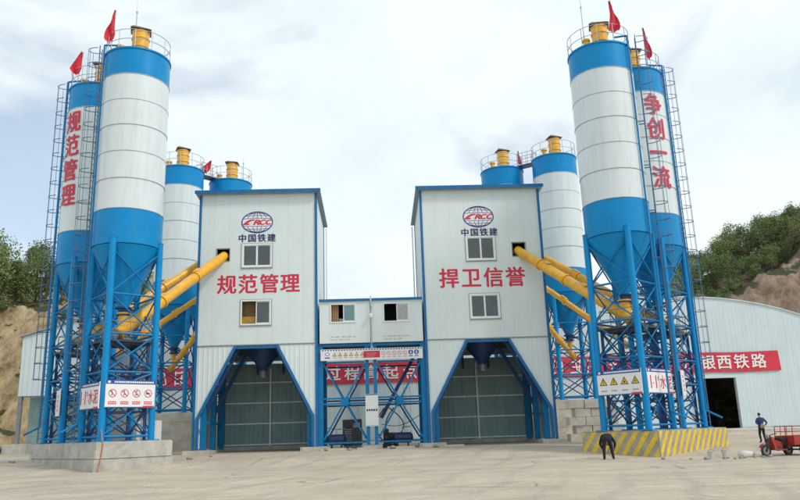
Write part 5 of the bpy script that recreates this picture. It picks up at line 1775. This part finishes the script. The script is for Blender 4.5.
b.beam(TP(1.0, -0.3, 0.40), TP(1.0, 0.3, 0.40), 0.06, 0.06); b.beam(TP(0.72, 0, 0.30), TP(1.02, 0, 0.42), 0.06, 0.06)
b.build('frame', 'dark', t)
b = MB(); b.obox(TP(0.72, 0, 0.40), hd, sd, EZ, 0.17, 0.13, 0.13); b.tube(TP(0.6, -0.16, 0.36), TP(0.6, 0.16, 0.36), 0.1, 12); b.build('engine', 'dark', t)
b = MB(); b.obox(TP(0.92, 0, 0.78), hd, sd, EZ, 0.18, 0.20, 0.05); b.obox(TP(0.92, 0, 0.62), hd, sd, EZ, 0.12, 0.15, 0.11); b.build('seat', 'rubber', t)
b = MB()
L0, L1, W2, B0, B1 = 1.12, 2.5, 0.56, 0.48, 0.88
b.obox(TP((L0 + L1) / 2, 0, B0 + 0.02), hd, sd, EZ, (L1 - L0) / 2, W2, 0.02)
b.build('bed_floor', 'red_paint', t)
for s in (-W2, W2): 
    MB().obox(TP((L0 + L1) / 2, s, (B0 + B1) / 2 + 0.02), hd, sd, EZ, (L1 - L0) / 2, 0.015, (B1 - B0) / 2).build('bed_side', 'red_paint', t)
for l in (L0, L1): MB().obox(TP(l, 0, (B0 + B1) / 2 + 0.02), hd, sd, EZ, 0.015, W2 - 0.02, (B1 - B0) / 2).build('bed_end', 'red_paint', t)
b = MB()
zt = 1.32
for l in (L0, (L0 + L0 + 0.62) / 2 + 0.3):
    for s in (-W2 + 0.03, W2 - 0.03): b.tube(TP(l, s, B1), TP(l + 0.04, s, zt), 0.02, 8)
    b.tube(TP(l + 0.04, -W2 + 0.03, zt), TP(l + 0.04, W2 - 0.03, zt), 0.02, 8)
    b.tube(TP(l + 0.02, -W2 + 0.03, 1.08), TP(l + 0.02, W2 - 0.03, 1.08), 0.016, 8)
for s in (-W2 + 0.03, W2 - 0.03):
    b.tube(TP(L0 + 0.04, s, zt), TP(L0 + 0.65, s, zt), 0.02, 8)
    b.tube(TP(L0 + 0.02, s, 1.08), TP(L0 + 0.65, s, 1.08), 0.016, 8)
for s in (-0.18, 0.18): b.tube(TP(L0, s, B1), TP(L0 + 0.04, s, zt), 0.016, 8)
b.build('bed_rails', 'red_paint', t, smooth=40)

# ------------------------------------------------------------------ small things on the ground
def bucket(x, y, label, s=1.0):
    z = gz(x, y) - 0.01
    t = thing('bucket', (x, y, z), label, 'bucket')
    b = MB()
    b.lathe((x, y, z), [(0.12 * s, 0.0), (0.16 * s, 0.34 * s), (0.175 * s, 0.34 * s), (0.175 * s, 0.37 * s), (0.15 * s, 0.37 * s), (0.115 * s, 0.03), (0.01, 0.03)], 18, cap0=True)
    b.build('pail', 'plastic_bucket', t, smooth=40)
    b = MB()
    b.path([V3((x + 0.17 * s * math.cos(a), y - 0.05, z + 0.34 * s + 0.13 * s * math.sin(a))) for a in [math.pi * i / 8 for i in range(9)]], 0.008, 5)
    b.build('handle', 'dark', t)
bucket(15.3, 34.6, 'grey bucket by the long face of the striped plinth, nearer its corner', 0.85)
bucket(16.1, 34.9, 'grey bucket by the long face of the striped plinth, next to the white sack', 0.95)
def rock(x, y, s, label, m='stone', sq=0.65, name='stone', cat='stone', sx=1.0):
    bm = bmesh.new()
    bmesh.ops.create_icosphere(bm, subdivisions=2, radius=s)
    sd_ = x * 3.1 + y
    for v in bm.verts:
        k = 1 + 0.35 * noise.noise(v.co * (1.3 / s) + V3((sd_, 0, 0)))
        v.co *= k
        v.co.z *= sq
        v.co.x *= sx
    me = bpy.data.meshes.new(name)
    bm.to_mesh(me)
    bm.free()
    me.materials.append(M[m])
    if m == 'sack': me.polygons.foreach_set('use_smooth', [True] * len(me.polygons))
    o = bpy.data.objects.new(name, me)
    COL.objects.link(o)
    o.location = (x, y, gz(x, y) + s * sq * 0.6)
    tag(o, label, cat)
    return o
rock(16.95, 34.6, 0.27, 'lumpy white sack lying by the end of the striped plinth', 'sack', 0.75, 'sack', 'sack', 1.3)
for i in range(16):
    x = [15.6, 15.9, 16.5, 17.5, 17.7, 16.2, 14.2, 18.2, 15.0, 13.2, 16.9, 16.6, 17.2, 14.7, 15.8, 17.9][i]
    y = [33.9, 34.2, 34.0, 34.3, 33.9, 33.6, 34.2, 36.8, 34.1, 34.9, 33.7, 34.35, 33.5, 33.7, 33.3, 34.9][i]
    o = rock(x, y, 0.06 + 0.09 * random.random(), 'small loose stone on the yard by the striped plinth')
    o['group'] = 'loose stones by the striped plinth'
for i in range(10):
    x = [-10.0, -3.0, -1.6, -0.6, 0.9, 2.0, 3.4, -19.9, -20.3, -9.2][i]
    y = [41.0, 44.6, 44.2, 44.9, 44.4, 44.8, 44.2, 42.4, 42.9, 42.5][i]
    o = rock(x, y, 0.08 + 0.10 * random.random(), 'broken concrete lump lying before the towers and grey plinth')
    o['group'] = 'broken concrete lumps before the plant'
# low broken concrete slabs along the yard edge in front of the steel frame
for i, (x, y, w, d, a) in enumerate(((-2.6, 44.9, 1.5, 0.7, 0.1), (-0.6, 44.7, 1.1, 0.6, -0.15), (1.4, 44.8, 1.6, 0.7, 0.05), (4.4, 44.6, 1.4, 0.6, -0.08))):
    o = MB().obox((x, y, gz(x, y) + 0.03), (math.cos(a), math.sin(a), 0), (-math.sin(a), math.cos(a), 0), EZ, w / 2, d / 2, 0.09).build('broken_slab', 'concrete_pale', None, loc=(x, y, gz(x, y)))
    tag(o, 'broken concrete slab lying flat in front of the steel frame', 'slab', 'broken slabs in front of the frame')

# orange hose hanging over the corner of the grey plinth
cn = SL['corner'] + SL['b'] * 0.35 - SL['a'] * 0.05
pts = [cn + SL['a'] * 0.5 + EZ * 2.6, cn + SL['a'] * 0.08 + EZ * 1.72, cn + EZ * 1.5, cn + SL['b'] * -0.06 + EZ * 0.9, cn + SL['b'] * -0.18 - SL['a'] * 0.1 + EZ * 0.36, cn + SL['b'] * -0.3 - SL['a'] * 0.35 + EZ * 0.26]
o = MB().path(pts, 0.022, 8).build('hose', 'hose_red', None, smooth=60, loc=pts[-1])
tag(o, 'thin orange hose hanging down the corner of the grey plinth', 'hose')

# white tote by the tall foundation, pale blocks on the right
t = thing('water_tote', (-15.0, 46.4, 0.75), 'white square water tote beside the rear foundation by the grey plinth', 'tote')
MB().box(-14.05, -12.85, 44.6, 45.6, 0.85, 2.8).build('tank', 'board_white', t)
for k in range(4):
    MB().box(-14.02 + 0.3 * k, -13.98 + 0.3 * k, 44.55, 44.597, 0.8, 2.82).build('cage_bar', 'galv', t)
MB().box(-14.05, -12.85, 44.55, 45.65, 0.68, 0.845).build('pallet', 'dark', t)
t = thing('block_stack', (13.6, 46.4, 0.7), 'stack of pale stone blocks between the striped plinth and the tower', 'blocks')
rnd = random.Random(5)
for row in range(5):
    for k in range(3):
        x = 12.1 + 1.05 * k + (0.4 if row % 2 else 0)
        MB().box(x, x + 1.0, 47.0 + rnd.uniform(-0.06, 0.06), 48.0, 0.7 + 0.52 * row - (0.5 if row == 0 else 0), 0.7 + 0.52 * row + 0.505).build('block', 'concrete_pale', t)

# ------------------------------------------------------------------ trees and shrubs
def crown_mesh(seed, lobes, n, leaf):
    rnd = random.Random(seed)
    vs, fs = [], []
    L_ = []
    for _ in range(lobes):
        a = rnd.uniform(0, 2 * math.pi)
        rr = rnd.uniform(0.0, 0.62)
        z = rnd.uniform(0.32, 0.92)
        L_.append((V3((rr * math.cos(a) * (1.15 - 0.5 * z), rr * math.sin(a) * (1.15 - 0.5 * z), z)), rnd.uniform(0.10, 0.26)))
    for _ in range(n):
        c, s = rnd.choice(L_)
        d = V3((rnd.gauss(0, 1), rnd.gauss(0, 1), rnd.gauss(0, 1))).normalized()
        p = c + d * s * (rnd.random() ** 0.45) * V3((1, 1, 0.75)).length / 1.6
        u = V3((rnd.gauss(0, 1), rnd.gauss(0, 1), rnd.gauss(0, 0.6))).normalized()
        w = u.cross(V3((rnd.gauss(0, 1), rnd.gauss(0, 1), rnd.gauss(0, 1)))).normalized()
        k = leaf * rnd.uniform(0.6, 1.3)
        o = len(vs)
        vs += [p - u * k, p + w * k * 0.45, p + u * k, p - w * k * 0.45]
        fs.append((o, o + 1, o + 2, o + 3))
    me = bpy.data.meshes.new('crown')
    me.from_pydata([tuple(v) for v in vs], [], fs)
    return me, L_
def trunk_mesh(seed, L_):
    rnd = random.Random(seed)
    b = MB()
    b.tube((0, 0, -0.12), (0.01, 0.0, 0.25), 0.035, 8, 0.027)
    b.tube((0.01, 0, 0.25), (0.0, 0.02, 0.6), 0.027, 8, 0.014)
    for c, s in L_[:9]:
        z = max(0.15, c.z * 0.5)
        b.tube((0.005, 0, z), tuple(c), 0.013, 5, 0.004)
    me = bpy.data.meshes.new('trunk')
    me.from_pydata(b.v, [], b.f)
    me.materials.append(M['bark'])
    return me
variants = []
for i in range(5):
    cm, L_ = crown_mesh(20 + i, 18 + 2 * i, 5200, 0.022)
    cm.materials.append(M['leaf'] if i != 3 else M['leaf_dry'])
    variants.append((cm, trunk_mesh(i, L_)))
bushv = []
for i in range(2):
    cm, L_ = crown_mesh(60 + i, 10, 2200, 0.036)
    for v in cm.vertices: v.co.z = (v.co.z - 0.22) * 0.95
    cm.materials.append(M['leaf_dry'] if i else M['leaf'])
    bushv.append(cm)
def tree(x, y, z, h, w, k, rz, label, group):
    t = thing('tree', (x, y, z), label, 'tree', group)
    for me, nm in ((variants[k][0], 'crown'), (variants[k][1], 'trunk')):
        o = bpy.data.objects.new(nm, me)
        COL.objects.link(o)
        o.parent = t
    t.scale = (w, w, h)
    t.rotation_euler = (0, 0, rz)
rnd = random.Random(11)
LT = 'leafy green tree on top of the yellow cutting'
for i in range(26):
    x = -66 + 40 * (i + rnd.random()) / 26
    y = rnd.choice((88, 91, 95)) + rnd.uniform(-1.5, 1.5)
    x += (y - 88) * -0.35
    h = rnd.uniform(6.0, 9.2)
    tree(x, y, hill_left_z(x, y) - 0.3, h, h * rnd.uniform(0.62, 0.85), rnd.randrange(5), rnd.uniform(0, 6), LT, 'trees on the yellow cutting')
RT = 'leafy green tree on the slope above the brown cutting'
for row, (y0, n) in enumerate(((93.0, 17), (97.5, 17), (102.5, 17), (108, 16))):
    for i in range(n):
        x = 38 + 44 * (i + rnd.random()) / n
        y = y0 + rnd.uniform(-1.3, 1.3)
        h = rnd.uniform(4.2, 6.4)
        if row == 0 and x > 49: h *= 0.75
        tree(x, y, hill_right_z(x, y) - 0.3, h, h * rnd.uniform(0.7, 0.95), rnd.randrange(5), rnd.uniform(0, 6), RT, 'trees above the brown cutting')
def bush(x, y, z, s, k, label, group):
    t = bpy.data.objects.new('shrub', bushv[k])
    COL.objects.link(t)
    t.location = (x, y, z - 0.15)
    t.scale = (s, s, s * 0.75)
    t.rotation_euler = (0, 0, rnd.uniform(0, 6))
    tag(t, label, 'shrub', group)
for i in range(30):
    x = 36 + 32 * (i + rnd.random()) / 30
    y = rnd.uniform(79, 86)
    bush(x, y, hill_right_z(x, y), rnd.uniform(1.6, 3.2), rnd.randrange(2), 'scrubby shrub on the face of the brown cutting', 'shrubs on the brown cutting')
for i in range(12):
    x = 39 + 7 * (i + rnd.random()) / 12
    y = rnd.uniform(85, 93)
    bush(x, y, hill_right_z(x, y), rnd.uniform(2.2, 4.2), 0, 'dense shrub at the shaded end of the brown cutting', 'dense shrubs by the brown cutting')
for i in range(40):
    x = -58 + 30 * (i + rnd.random()) / 40
    y = rnd.uniform(76, 88)
    bush(x, y, hill_left_z(x, y), rnd.uniform(0.8, 2.4), rnd.randrange(2), 'scrubby shrub on the face of the yellow cutting', 'shrubs on the yellow cutting')
for i in range(9):
    x = -42 + 12 * (i + rnd.random()) / 9
    y = rnd.uniform(66, 71)
    bush(x, y, gz(x, y), rnd.uniform(1.2, 1.9), 0, 'low dark shrub at the foot of the yellow cutting', 'shrubs at the foot of the yellow cutting')
